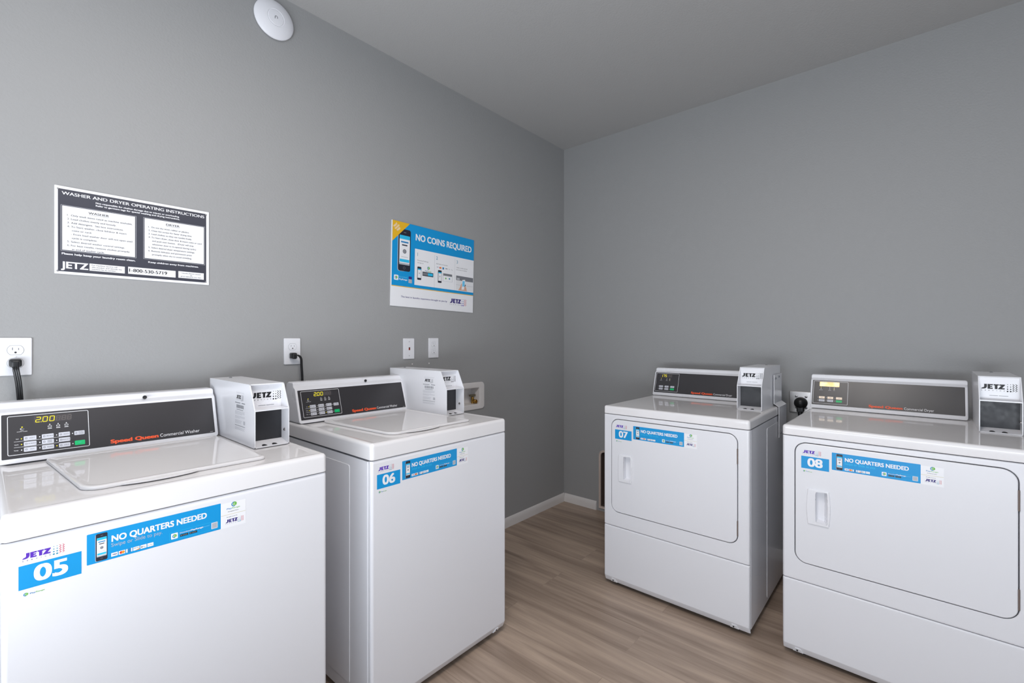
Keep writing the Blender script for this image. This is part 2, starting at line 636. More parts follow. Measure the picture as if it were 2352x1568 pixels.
def digit(P, c, u, v, w, h, mt, l=2, t=None):
    t = t or h * 0.13
    sh = 0.12
    q = lambda a, b: (u + a * w + b * h * sh, v + b * h)
    ends = {'a': ((.12, 1), (.88, 1)), 'b': ((1, .94), (1, .56)), 'c': ((1, .44), (1, .06)), 'd': ((.12, 0), (.88, 0)),
            'e': ((0, .44), (0, .06)), 'f': ((0, .94), (0, .56)), 'g': ((.12, .5), (.88, .5))}
    for sg in SEG[c]:
        a, b = ends[sg]
        P.stroke([q(*a), q(*b)], t, mt, l)


# ------------------------------------------------------------------ the room
def room():
    x0, y0, H = ROOM_X0, ROOM_Y0, ROOM_H
    m = MB(); m.box(x0 - .1, y0 - .1, -.1, .2, .2, 0, 'floor'); struct(m.build('floor', smooth=0))
    m = MB(); m.box(x0 - .1, y0 - .1, H, .2, .2, H + .1, 'ceil'); struct(m.build('ceiling', smooth=0))
    # long wall with the washers (y = 0) and an opening for the supply box
    hx0, hx1, hz0, hz1 = SUP
    m = MB()
    hole = [(hx0, 0, hz0), (hx1, 0, hz0), (hx1, 0, hz1), (hx0, 0, hz1)]
    m.holed([[(x0 - .1, 0, 0), (.12, 0, 0), (.12, 0, H), (x0 - .1, 0, H)], hole], 'wall')
    m.loft([hole, [(a, .1, c) for (a, b, c) in hole]], 'wall', False, False)
    m.box(x0 - .1, .1, 0, .12, .14, H, 'wall')
    struct(m.build('wall_left', smooth=0))
    # wall with the dryers (x = 0) and an opening for the vent box
    vy0, vy1, vz0, vz1 = VENT
    m = MB()
    hole = [(0, vy0, vz0), (0, vy1, vz0), (0, vy1, vz1), (0, vy0, vz1)]
    m.holed([[(0, y0 - .1, 0), (0, 0, 0), (0, 0, H), (0, y0 - .1, H)], hole], 'wall')
    m.loft([hole, [(.1, b, c) for (a, b, c) in hole]], 'wall', False, False)
    m.box(.1, y0 - .1, 0, .14, .1, H, 'wall')
    struct(m.build('wall_right', smooth=0))
    # wall behind the camera with the glazed door added for its fill light
    ax0, ax1, az0, az1 = ADDED_DOOR
    m = MB()
    for yy in (y0, y0 - .12):
        m.holed([[(x0, yy, 0), (0, yy, 0), (0, yy, H), (x0, yy, H)], [(ax0, yy, az0), (ax1, yy, az0), (ax1, yy, az1), (ax0, yy, az1)]], 'outwall')
    h = [(ax0, az0), (ax1, az0), (ax1, az1), (ax0, az1)]
    m.loft([[(a, y0, b) for (a, b) in h], [(a, y0 - .12, b) for (a, b) in h]], 'outwall', False, False)
    struct(m.build('wall_back', smooth=0))
    m = MB()
    for (a0, b0, a1, b1) in ((ax0, az0, ax0 + .06, az1), (ax1 - .06, az0, ax1, az1), (ax0, az0, ax1, az0 + .08), (ax0, az1 - .06, ax1, az1)):
        m.box(a0, y0 - .08, b0, a1, y0 - .03, b1, 'frame', .004)
    d = struct(m.build('added_door_1'))
    m = MB(); m.box(ax0 + .04, y0 - .058, az0 + .05, ax1 - .04, y0 - .052, az1 - .04, 'glass'); m.build('added_door_pane', d, smooth=0)
    # far left wall with the window
    wy0, wy1, wz0, wz1 = WIN
    m = MB()
    for xx in (x0, x0 - .12):
        m.holed([[(xx, y0, 0), (xx, 0, 0), (xx, 0, H), (xx, y0, H)], [(xx, wy0, wz0), (xx, wy1, wz0), (xx, wy1, wz1), (xx, wy0, wz1)]], 'outwall')
    h = [(wy0, wz0), (wy1, wz0), (wy1, wz1), (wy0, wz1)]
    m.loft([[(x0, a, b) for (a, b) in h], [(x0 - .12, a, b) for (a, b) in h]], 'outwall', False, False)
    struct(m.build('wall_window_side', smooth=0))
    m = MB()
    for (a0, b0, a1, b1) in ((wy0, wz0, wy0 + .05, wz1), (wy1 - .05, wz0, wy1, wz1), (wy0, wz0, wy1, wz0 + .05), (wy0, wz1 - .05, wy1, wz1),
                             ((wy0 + wy1) / 2 - .025, wz0, (wy0 + wy1) / 2 + .025, wz1)):
        m.box(x0 - .08, a0, b0, x0 - .03, a1, b1, 'frame', .004)
    w = struct(m.build('window_1'))
    m = MB(); m.box(x0 - .058, wy0 + .03, wz0 + .03, x0 - .052, wy1 - .03, wz1 - .03, 'glass'); m.build('window_pane', w, smooth=0)
    # baseboards
    prof = [(0, 0), (-.012, 0), (-.012, .036), (-.010, .042), (-.0095, .050), (-.006, .058), (-.003, .0625), (0, .0628)]
    m = MB()
    m.loft([[(xx, a, b) for (a, b) in prof] for xx in (x0, -.0)], 'trim')
    struct(m.build('baseboard_left', smooth=40))
    m = MB()
    m.loft([[(a, -0.012, b) for (a, b) in prof], [(a, -.292, b) for (a, b) in prof]], 'trim')
    m.loft([[(a, -.645, b) for (a, b) in prof], [(a, y0, b) for (a, b) in prof]], 'trim')
    struct(m.build('baseboard_right', smooth=40))
    # unseen ceiling panel added to carry the fill light
    lt = empty('added_ceiling_light', (FILL_LAMP[0], FILL_LAMP[1], H))
    tag(lt, 'flat white rectangular light panel added on the ceiling as unseen fill', 'ceiling light')
    m = MB()
    for (a0, b0, a1, b1) in ((-.62, -.32, .62, -.285), (-.62, .285, .62, .32), (-.62, -.285, -.585, .285), (.585, -.285, .62, .285)):
        m.box(a0, b0, -.055, a1, b1, 0, 'frame', .003)
    m.build('fill_lamp_frame', lt)
    m = MB(); m.box(-.585, -.285, -.05, .585, .285, -.004, 'fill_lamp'); m.build('diffuser', lt, smooth=0)


SUP = (-1.085, -.932, .851, .952)
VENT = (-.625, -.326, .035, .432)


def wall_frame(x, z, k=1.0, rot=0.0):
    """frame on the washer wall"""
    c, s = math.cos(rot), math.sin(rot)
    return Fr((x, 0, z), (c, 0, -s), (s, 0, c), (0, -1, 0), k)


def back_frame(y, z, k=1.0):
    """frame on the dryer wall"""
    return Fr((0, y, z), (0, -1, 0), (0, 0, 1), (-1, 0, 0), k)


room()


# ------------------------------------------------------------------ things on the walls
def instruction_sign():
    k = .001
    fr = wall_frame(-2.8205, 1.4615, k)
    t = tag(empty('instruction_sign', (-2.8205, 0, 1.4615)), 'charcoal and white washer and dryer operating instructions sign on the grey wall', 'sign')
    m = MB()
    m.slab(rrect(0, 0, 424, 280.5, 1.5, 2), fr, 0.0003, .0035, 'white', .0006)
    P = Print(m, fr, .0035)
    P.rect(8, 8.5, 414.8, 271.5, 'signdark')
    P.text('WASHER AND DRYER OPERATING INSTRUCTIONS', 17, 254, 9.8, 'white', 391, bold=.022)
    P.text('Not responsible for clothes damage due to misuse or overloading.', 98, 241, 5.0, 'white', 231, bold=.03)
    P.text('Refer to garment tags for special washing and drying instructions.', 98, 232.3, 5.0, 'white', 232, bold=.03)
    for (a0, b0, a1, b1) in ((14.5, 74.2, 203.8, 221), (223.4, 75.4, 410.4, 222)):
        P.outline(a0, b0, a1, b1, 0.9, 'ltgrey', 2)
        P.rect(a0 + 3.2, b0 + 3.2, a1 - 3.4, b1 - 2.6, 'white', 2)
    P.text('WASHER', 80, 203.2, 6.6, 'black', 51, bold=.02, l=3)
    P.rect(81, 200.6, 131, 201.2, 'black', 3)
    P.text('DRYER', 289, 204.6, 6.6, 'black', 40.5, bold=.02, l=3)
    P.rect(289, 202.0, 329.5, 202.6, 'black', 3)
    wl = [('1.', 0, 'Only wash items rated as machine washable.'), ('2.', 0, 'Load clothes evenly and loosely.'), ('3.', 0, 'Add detergent.  See box instructions.'),
          ('4.', 0, 'To Start washer, close lid/door & insert'), ('', 2, 'coins or card.'), ('', 0, '- Front load washer door will not open until'), ('', 2, 'cycle is complete.'),
          ('5.', 0, 'Select desired washer control settings.'), ('6.', 0, 'For best results, remove clothes promptly'), ('', 2, 'at end of washer cycle.')]
    for i, (n, d, s) in enumerate(wl):
        v = 188 - i * 12.1
        if n:
            P.text(n, 29.4, v, 5.2, 'black', xs=1.25, l=3)
        P.text(s, 38.4 + d, v, 5.2, 'black', xs=1.13, bold=.014, l=3)
    dl = [('1.', 0, 'Do not dry wool, rubber or plastics.'), ('2.', 0, 'Clean lint screen for faster drying time.'), ('3.', 0, 'Load clothes so they can tumble freely.'),
          ('4.', 0, 'To Start dryer, close door & insert coins or card'), ('', 2, 'and push start button.   (Dryer will stop'), ('', 2, 'whenever door is re-opened during cycle.)'),
          ('5.', 0, 'Select desired dryer temperature settings.'), ('6.', 0, 'Remove delicates and permanent press'), ('', 2, 'promptly when dry to avoid wrinkling.')]
    for i, (n, d, s) in enumerate(dl):
        v = 188 - i * 12.05
        if n:
            P.text(n, 237.5, v, 5.0, 'black', xs=1.2, bold=.01, l=3)
        P.text(s, 246.3 + d, v, 5.0, 'black', xs=1.05, bold=.018, l=3)
    P.text('Please help keep your laundry room clean.', 17, 62.8, 5.8, 'white', 184, bold=.03)
    P.text('Keep children away from machines.', 237.4, 63, 5.4, 'white', 152, bold=.03)
    P.text('JETZ', 16, 19.6, 20, 'white', 62.5, bold=.035)
    P.rect(82.5, 17.7, 172.6, 41.2, 'white', 2)
    for i, s in enumerate(('For machine service call', 'this number and identify the', 'machine by its number.')):
        P.text(s, 88, 34.2 - i * 6.6, 3.9, 'black', xs=(72, 81, 66)[i] / (72, 81, 66)[i] * 1.18, bold=.012, l=3)
    P.rect(181.5, 18.2, 317.5, 42.6, 'white', 2)
    P.text('1-800-530-5719', 184.5, 25.6, 11.0, 'black', 107, bold=.022, l=3)
    P.rect(325.8, 19, 406.8, 43.4, 'white', 2)
    for i, s in enumerate(('Laundry Room Leased', 'by', 'JETZ SERVICE CO. INC.')):
        P.text(s, 366.3, 35.6 - i * 6.4, 3.5, 'black', xs=1.28, align='c', bold=.012, l=3)
    m.build('sign_panel', t, (-2.8205, 0, 1.4615))
    for (a, b) in ((8.5, 270.5), (414, 268.5), (7.6, 9.5), (413, 11)):
        m = MB()
        m.lathe([(.0028, .0034), (.0027, .0046), (.0018, .0056), (0, .0058)], fr, 'screw', 14, a, b)
        m.build('screw', t, (-2.8205, 0, 1.4615))


def payment_poster():
    k = .001
    ox, oz = -1.5803, 1.4284
    fr = wall_frame(ox, oz, k, math.radians(1.25))
    t = tag(empty('wall_poster', (ox, 0, oz)), 'blue and white no-coins poster with a phone picture and a yellow corner, slightly tilted', 'poster')
    m = MB()
    m.slab(rrect(0, 0, 592, 448, 1, 2), fr, .0003, .0055, 'white', .0004)
    P = Print(m, fr, .0055)
    P.rect(3, 107.5, 592, 448, 'blue')
    P.rect(3, 104, 592, 107.8, 'yellow', 2)
    P.poly([(3, 447.6), (112, 447.6), (3, 338)], 'yellow', 6)
    for i, s in enumerate(('FIRST', 'WASH', 'FREE')):
        a = math.radians(45)
        d = 12 - i * 14
        P.text(s, 33 - (d) * math.sin(a) * -0.0 + (-d) * 0.7 * -1 * 0 + (14 - i * 1) * 0 + 1 + (i - 1) * 9.5, 412 - (i - 1) * 9.5, 9.5, 'white', align='c', rot=a, l=7, xs=.9, bold=.01)
    phone(P, 41, 189, 119.5, 412, 2)
    P.text('NO COINS REQUIRED', 153.5, 368, 33.5, 'white', 417, bold=.03)
    P.rect(148.5, 124, 592, 321.5, 'white', 2)
    for u in (286.6, 439.2):
        P.rect(u - .6, 124, u + .6, 308, 'ltgrey', 3)
    for s, u, ls in (('1', 166, ('Download PayRange', 'and sign up')), ('2', 297, ('Add funds and connect',)), ('3', 452, ('Swipe to make payment', 'press start on machine'))):
        P.text(s, u, 284, 18.2, 'teal', l=3, xs=.95)
        for i, q in enumerate(ls):
            P.text(q, u, 258 - i * 12.5, 6.4, 'midgrey', l=3, xs=.98)
    # step 1
    phone(P, 167, 154.5, 193.4, 226.5, 3, False)
    pay_mark(P, 243, 226, 9, 3)
    pay_word(P, 219, 207, 6, 44, 3)
    P.rect(202.3, 180, 277.8, 203, 'phone', 3)
    P.rect(205, 184.5, 240, 199, 'midgrey', 4)
    P.rect(240, 184.5, 274, 199, 'cyan', 4)
    # step 2
    P.text('VISA', 302, 240, 4.5, 'navy', l=3, bold=.02)
    P.disc(326, 241, 5, 'mcred', 3, 12)
    P.disc(332, 241, 5, 'mcor', 4, 12)
    P.rect(344, 234.5, 356, 246.5, 'mblue', 3)
    P.rect(366, 240, 382, 243, 'black', 3)
    P.text('Pay', 392, 239, 5, 'midgrey', l=3)
    P.text('Pay', 412, 238, 5, 'midgrey', l=3)
    phone(P, 312, 155, 338.6, 226.4, 3, False)
    P.rect(348, 168, 420, 213, 'ltgrey', 3)
    P.rect(350, 169, 418, 199, 'white', 4)
    P.rect(352.4, 201, 416.8, 213, 'midgrey', 4)
    P.disc(370, 185, 5, 'grn', 5, 12)
    P.disc(398, 186, 5, 'teal', 5, 12)
    # step 3: machine front, hand and phone
    P.rect(450, 128, 589, 188, 'line', 3)
    P.rect(450, 186, 589, 213, 'midgrey', 4)
    P.rect(456, 189, 478, 200, 'ltgrey', 5)
    P.rect(450, 158, 589, 159.5, 'ltgrey', 4)
    P.poly([(468, 127), (482, 146), (492, 168), (500, 172), (520, 158), (531, 140), (540, 127)], 'skin', 5)
    P.poly([(494, 132), (500, 192), (523, 195), (520, 136)], 'white', 6)
    P.poly([(499, 152), (502, 186), (520, 187), (518, 154)], 'paleblue', 7)
    P.poly([(516, 138), (521, 138), (527, 166), (521, 166)], 'phone', 7)
    P.poly([(516, 132), (536, 132), (533, 146), (524, 156), (519, 150)], 'skin', 8)
    # app strip
    P.rect(17.6, 137, 45, 164, 'white', 2, 4)
    pay_mark(P, 31, 150.5, 8, 3)
    P.text('Download', 50.5, 153.5, 7, 'paleblue', 50, l=2)
    P.text('PayRange', 50.5, 140.5, 7.5, 'white', 51, l=2, bold=.025)
    P.rect(110, 151, 131, 164.5, 'navy', 2, 2)
    P.rect(109.5, 129.5, 132, 150, 'silver', 2, 1)
    P.text('The best in laundry experience brought to you by', 63, 48.6, 8.6, 'navy', 320, l=2, bold=.016)
    jetz(P, 404, 47.5, 25.5, 'navy', 'purple', 'red', 2, .95, 'navy')
    m.build('poster_board', t, (ox, 0, oz))


def outlet(x, z, label, w=.0697, h=.1145, duplex=True):
    """white wall plate; x, z = lower left corner"""
    t = tag(empty('wall_outlet' if duplex else 'wall_switch', (x, 0, z)), label, 'outlet' if duplex else 'switch', None)
    fr = wall_frame(x, z)
    off = (x, 0, z)
    m = MB()
    m.slab(rrect(0, 0, w, h, .003, 3), fr, 0.0002, .0065, 'plastic', .0028)
    m.build('cover_plate', t, off)
    if duplex:
        for cy in (h / 2 + .0195, h / 2 - .0195):
            m = MB()
            def out(i, cy=cy):
                r = .0172 - i
                pts = []
                for k in range(40):
                    a = 2 * PI * k / 40
                    pts.append((w / 2 + math.cos(a) * r, cy + max(-.0138 + i, min(.0138 - i, math.sin(a) * r))))
                return pts
            P = Print(m, fr, .0066)
            P.poly([(a, b) for (a, b) in out(-.0007)], 'midgrey', 0)
            m.slab(out, fr, .0064, .0078, 'plastic', .0004)
            P = Print(m, fr, .0078)
            for dx, hh in ((-.0062, .0075), (.0062, .006)):
                P.rect(w / 2 + dx - .0008, cy + .0005, w / 2 + dx + .0008, cy + .0005 + hh, 'midgrey')
            P.disc(w / 2, cy - .0068, .0026, 'black', 1, 14)
            m.build('receptacle', t, off)
        m = MB(); m.lathe([(.003, .0064), (.003, .0072), (.002, .0078), (0, .008)], fr, 'plastic', 14, w / 2, h / 2); m.build('screw', t, off)
    else:
        m = MB()
        m.box(x + w / 2 - .0065, -.0085, z + h / 2 - .009, x + w / 2 + .0065, -.006, z + h / 2 + .009, 'plastic', .001)
        P = Print(m, fr, .0086)
        P.rect(w / 2 - .0048, h / 2 - .0075, w / 2 + .0048, h / 2 + .0075, 'redlit')
        P.rect(w / 2 - .0048, h / 2 + .003, w / 2 + .0048, h / 2 + .0075, 'brown', 2)
        m.build('red_window', t, off)
        for dz in (.018, h - .018):
            m = MB(); m.lathe([(.003, .0064), (.003, .0072), (.002, .0077), (0, .0078)], fr, 'ltgrey', 14, w / 2, dz); m.build('screw', t, off)
    return t


def cord_curve(pts, n=10):
    """Catmull-Rom through the points"""
    P = [Vector(p) for p in pts]
    P = [P[0] * 2 - P[1]] + P + [P[-1] * 2 - P[-2]]
    out = []
    for i in range(1, len(P) - 2):
        for k in range(n):
            t = k / n
            a, b, c, d = P[i - 1], P[i], P[i + 1], P[i + 2]
            out.append(0.5 * ((2 * b) + (-a + c) * t + (2 * a - 5 * b + 4 * c - d) * t * t + (-a + 3 * b - 3 * c + d) * t ** 3))
    out.append(P[-2])
    return out


def washer_cord(x, z, dx, label, side):
    """black plug pushed into the lower socket, flat cord dropping behind the washer. side: which way the moulded head turns"""
    t = tag(empty('power_cord', (x, 0, z)), label, 'power cord')
    off = (x, 0, z)
    m = MB()
    fr = wall_frame(x, z)
    m.slab(rrect(-.0135, -.012, .0135, .0125, .006, 5), fr, .0081, .026, 'rubber', .004)
    m.slab(rrect(-.0095, -.014, .0095, .008, .006, 5), fr, .022, .035, 'rubber', .005)
    m.build('plug', t, off)
    m = MB()
    if side == 0:
        base = cord_curve([(x, -.031, z - .004), (x + .001, -.034, z - .022), (x + .006, -.03, z - .06), (x + dx, -.024, z - .12), (x + dx + .004, -.02, z - .20), (x + dx + .004, -.02, z - .34)])
    else:
        base = cord_curve([(x + .002, -.028, z + .002), (x + .014, -.034, z + .001), (x + .026, -.032, z - .012), (x + dx * .85, -.027, z - .045), (x + dx, -.022, z - .10), (x + dx + .002, -.02, z - .18), (x + dx + .002, -.02, z - .34)])
    for q in (-1, 0, 1):
        m.tube([p + Vector((q * .0042 * (1 if side == 0 else .55), -abs(q) * -.0006, 0)) for p in base], .0031, 'rubber', 8)
    m.build('cable', t, off)


def access_point():
    x, z = -2.159, 2.6045
    t = tag(empty('wireless_access_point', (x, 0, z)), 'round white disc-shaped wireless access point high on the wall near the ceiling', 'wireless access point')
    fr = wall_frame(x, z)
    off = (x, 0, z)
    m = MB()
    m.lathe([(.070, .0002), (.077, .004), (.0805, .010), (.0795, .0135), (.074, .0185), (.060, .0245), (.045, .0285), (.0355, .0302), (.0335, .0296), (.0325, .0288), (0, .0286)], fr, 'ap', 72)
    m.build('housing', t, off, smooth=25)
    m = MB()
    m.lathe([(.0318, .0284), (.0318, .0298), (.030, .0308), (.015, .0318), (0, .0322)], fr, 'ap', 60)
    m.build('centre_disc', t, off, smooth=25)
    m = MB()
    P = Print(m, fr, .0324)
    pts = [(-.0048, -.006)] + [(-.0048 + .0048 * (1 - math.cos(a * PI / 10)), .001 + .0048 * math.sin(a * PI / 10)) for a in range(11)] + [(.0048, -.003)]
    P.stroke(pts, .0024, 'midgrey')
    m.build('emblem', t, off, smooth=0)


def supply_box():
    x, z = -1.0, .9
    t = tag(empty('washer_supply_box', (x, 0, z)), 'white recessed water supply box in the wall, half hidden behind a coin box', 'supply box')
    fr = Fr((0, 0, 0), (1, 0, 0), (0, 0, 1), (0, -1, 0))
    off = (x, 0, z)
    m = MB()
    hx0, hx1, hz0, hz1 = SUP
    o = rrect(-1.13, .8185, -.8875, .9865, .024, 6)
    i = rrect(hx0, hz0, hx1, hz1, .006, 6)
    rings = [[fr.p(a, b, h) for (a, b) in pts] for (pts, h) in ((o(), .0003), (o(), .004), (o(.003), .0075), (i(-.008), .0075), (i(-.001), .005), (i(), .001), (i(.002), -.065))]
    m.loft(rings, 'boxwhite', False, True)
    m.build('box_body', t, off)
    vx, vz = -.951, .872
    m = MB()
    m.tube([(vx, .035, .852), (vx, .035, .892)], [.010, .0085], 'brass', 16)
    m.tube([(vx, .036, .872), (vx + .002, .012, .867)], [.009, .0085], 'brass', 16)
    m.lathe([(.0125, -.012), (.0125, -.006), (.0105, -.004), (.007, -.004), (.006, -.010), (0, -.010)], Fr((vx + .002, 0, .866), (1, 0, 0), (0, 0, 1), (0, -1, 0)), 'brass', 24)
    v = m.build('valve', t, off)
    m = MB()
    m.tube([(vx, .035, .888), (vx, .035, .900)], .006, 'olivem', 12)
    m.box(vx - .024, .026, .896, vx + .024, .044, .908, 'olivem', .003)
    m.build('valve_handle', v, (0, 0, 0)).parent = v
    v.children[0].location = (0, 0, 0)
    for p in v.children[0].data.vertices:
        p.co -= Vector(off)


def vent_box():
    t = tag(empty('dryer_vent_box', (0, -.475, .02)), 'beige-rimmed recessed dryer vent box low in the wall behind a dryer', 'vent box')
    off = (0, -.475, .02)
    vy0, vy1, vz0, vz1 = VENT
    fr = Fr((0, 0, 0), (0, 1, 0), (0, 0, 1), (-1, 0, 0))
    o = rrect4(vy0 - .014, .0205, vy1 + .014, vz1 + .0135, .004, .004, .04, .04)
    i = rrect4(vy0, vz0, vy1, vz1, .003, .003, .03, .03)
    m = MB()
    rings = [[fr.p(a, b, h) for (a, b) in pts] for (pts, h) in ((o(), .0003), (o(), .007), (o(.002), .009), (o(.004), .009), (o(.006), .006), (i(-.003), .006), (i(-.001), .008), (i(), .005), (i(.001), .0))]
    m.loft(rings, 'beige', False, False)
    m.build('flange', t, off)
    m = MB()
    rings = [[fr.p(a, b, h) for (a, b) in i(q)] for (q, h) in ((.001, .0), (.003, -.085))]
    m.loft(rings, 'brown', False, True)
    m.build('recess', t, off)


def dryer_outlet():
    y0, z0 = -1.5265, .8485
    t = tag(empty('dryer_outlet', (0, y0, z0)), 'square steel outlet plate with a black plug in it, on the wall behind the dryers', 'outlet')
    fr = back_frame(y0, z0)
    off = (0, y0, z0)
    m = MB()
    m.slab(rrect(0, 0, .116, .1165, .003, 3), fr, .0003, .010, 'steel', .0025)
    m.build('cover_plate', t, off)
    for (a, b) in ((.034, .089), (.080, .089), (.034, .028), (.080, .028)):
        m = MB()
        m.lathe([(.0062, .0100), (.0062, .0112), (.004, .0124), (0, .0126)], fr, 'screw', 16, a, b)
        Print(m, fr, .0127).rect(a - .004, b - .0006, a + .004, b + .0006, 'black')
        m.build('screw', t, off)
    c = tag(empty('power_cord', (0, y0 - .056, z0 + .055)), 'thick black dryer cord with a round plug in the steel outlet plate', 'power cord')
    off = (0, y0 - .056, z0 + .055)
    fr2 = back_frame(y0 - .056, z0 + .055)
    m = MB()
    m.lathe([(.031, .0102), (.0315, .022), (.0295, .036), (.022, .046), (.010, .050), (0, .051)], fr2, 'rubber', 36)
    m.slab(rrect(-.017, -.05, .017, .0, .008, 4), fr2, .018, .042, 'rubber', .006)
    m.build('plug', c, off)
    m = MB()
    yy = y0 - .056
    m.tube(cord_curve([(-.03, yy, .865), (-.032, yy, .835), (-.036, yy - .004, .76), (-.04, yy - .008, .66), (-.04, yy - .008, .50)]), .0105, 'rubber', 12)
    m.build('cable', c, off)


def wall_anchor(x, z, label):
    t = MB()
    fr = wall_frame(x, z)
    t.lathe([(.0042, .0002), (.0042, .0012), (.003, .0022), (0, .0016)], fr, 'trim', 14)
    o = t.build('wall_anchor', None, (x, 0, z))
    o.location = (x, 0, z)
    tag(o, label, 'wall anchor')


instruction_sign()
payment_poster()
outlet(-2.9389, 1.1435, 'white duplex outlet near the operating instructions, with a ribbed black cord plugged in')
outlet(-2.1157, 1.1435, 'white duplex outlet between the two signs, with a black plug in its lower socket')
outlet(-1.3288, 1.1485, 'white duplex outlet with nothing plugged in, below the blue poster', .0690, .1115)
outlet(-1.4988, 1.1470, 'white wall plate with one small red window, below the blue poster', .0700, .1115, False)
washer_cord(-2.9046, 1.1815, .010, 'flat ribbed black cord dropping straight down from the outlet near the operating instructions', 0)
washer_cord(-2.0812, 1.1815, .036, 'black cord curving sideways out of the outlet between the two signs', 1)
access_point()
supply_box()
vent_box()
dryer_outlet()
wall_anchor(-1.4387, 1.119, 'small white anchor stub in the wall below the plate with the red window')
wall_anchor(-1.3243, 1.1186, 'small white anchor stub in the wall below the unused outlet')


# ------------------------------------------------------------------ stickers
def number_sticker(n, x, z, y=0.0):
    m = MB()
    P = Print(m, Fr((x, y, z), (1, 0, 0), (0, 0, 1), (0, -1, 0), .001), .00012)
    P.rect(0, 0, 90.6, 47.2, 'blue')
    P.text(n, 22.5, 10.6, 30.0, 'white', 46, bold=.034)
    jetz(P, 4.6, 59.3, 11.2, 'purple', 'teal', 'red', 1, 1.0, 'navy')
    pay_mark(P, 9.8, -10.6, 3.3, 1)
    pay_word(P, 15.5, -12, 2.5, 20.5, 1)
    return m


def payment_sticker(x, z, y=0.0, faint='paleblue'):
    m = MB()
    P = Print(m, Fr((x, y, z), (1, 0, 0), (0, 0, 1), (0, -1, 0), .001), .00012)
    P.rect(0, 0, 250.4, 64.8, 'blue', 1, 1.5)
    phone(P, 14.2, 3.2, 33.2, 61.5, 2)
    P.text('NO QUARTERS NEEDED', 40.5, 37.6, 12.9, 'white', 178.8, bold=.034)
    P.text('Swipe or Slide to pay.', 39.6, 26.2, 8.0, faint, 90.5)
    for i in range(6):
        u = 39.4 + i * 12.6
        P.rect(u, 4.9, u + 11.1, 12.8, 'white', 2)
    P.text('VISA', 41.2, 7.6, 2.6, 'navy', 7.6, bold=.03, shear=.2, l=3)
    P.disc(56.2, 8.9, 2.9, 'mcred', 3, 14)
    P.disc(59.6, 8.9, 2.9, 'mcor', 4, 14)
    P.rect(67.2, 4.9, 73.2, 12.8, 'mblue', 3)
    P.text('DISCOVER', 78.0, 9.4, 1.5, 'black', 9.2, bold=.02, l=3)
    P.poly([(80, 4.9), (88.3, 4.9), (88.3, 7.8)], 'mcor', 3)
    P.disc(92.4, 8.6, 1.3, 'black', 3, 12)
    P.text('Pay', 94.4, 7.5, 2.5, 'midgrey', l=3)
    P.text('G Pay', 103.6, 7.5, 2.4, 'midgrey', 8.6, l=3)
    P.outline(144, 4.6, 245.2, 23.6, .55, 'cyan', 2, 2)
    P.rect(146.9, 6.9, 160.3, 20.6, 'white', 3, 1.5)
    pay_mark(P, 153.6, 13.6, 4.4, 4)
    P.text('Download', 164.5, 16, 3.1, 'white', 21.5, l=3)
    P.text('PayRange', 187.2, 16, 3.1, 'white', 25, bold=.035, l=3)
    P.text('now!', 213.5, 16, 3.0, 'paleblue', 12, l=3)
    for (a, b) in ((164.7, 181), (183.5, 199.4)):
        P.rect(a, 8.4, b, 13.2, 'black', 3, .8)
        P.disc(a + 2.2, 10.8, .9, 'ltgrey', 4, 10)
        P.rect(a + 4.4, 10.0, b - 1.6, 11.6, 'midgrey', 4)
    P.rect(229.6, 6.2, 243.2, 21.4, 'white', 3, .8)
    P.rect(230.6, 7.2, 242.2, 20.4, 'silver', 4)
    # white half to the right
    P.rect(250.4, -1.2, 308, 62, 'white', 1)
    pay_mark(P, 280.6, 55.6, 6.2, 2)
    pay_word(P, 263.8, 44.8, 3.3, 30.3, 2)
    P.text('Accepted Here', 266.3, 38.0, 2.0, 'black', 24.7, bold=.02)
    P.rect(250.8, 31.2, 307.6, 32, 'olive', 2)
    P.text('Brought to you by', 264, 24.6, 1.9, 'black', 24, bold=.015)
    jetz(P, 261, 11, 8.4, 'navy', 'teal', 'red', 2, .92, 'navy')
    return m


# ------------------------------------------------------------------ shared machine pieces
def leaning(yb, zb, s):
    """frame of a leaning console face: u = machine x, v = height"""
    return Fr((0, yb - zb * s, 0), (1, 0, 0), (0, s, 1), (0, -1, s))


def console(x0, x1, yb, s, yback, off, root):
    zb, zt = .917, 1.052
    y = lambda z: yb + (z - zb) * s
    prof = [(yb + .004, zb - .0015), (y(zb), zb), (y(zb + .004), zb + .004), (y(zt - .006), zt - .006), (y(zt - .003) - .0004, zt - .003), (y(zt) + .0018, zt), (y(zt) + .0048, zt + .0018),
            (y(zt) + .0145, zt + .0072), (y(zt) + .0172, zt + .0100), (y(zt) + .0180, zt + .0150), (y(zt) + .0188, zt + .0205), (y(zt) + .0215, zt + .0244), (y(zt) + .027, zt + .0258), (yback - .03, zt + .0258), (yback - .012, zt + .018), (yback, zb - .0015)]
    cy = sum(p[0] for p in prof) / len(prof)
    cz = sum(p[1] for p in prof) / len(prof)
    def ring(x, ins):
        fy, fz = 1 - ins / .055, 1 - ins / .08
        return [(x, cy + (a - cy) * fy, cz + (b - cz) * fz) for (a, b) in prof]
    m = MB()
    m.loft([ring(x0, .0075), ring(x0 + .0008, .0042), ring(x0 + .003, .0015), ring(x0 + .0065, 0), ring(x1 - .0065, 0), ring(x1 - .003, .0015), ring(x1 - .0008, .0042), ring(x1, .0075)], 'plastic')
    m.box(x0 + .012, yb + .012, .9115, x1 - .012, yback - .01, .918, 'gap')
    return m.build('console', root, off, smooth=50)


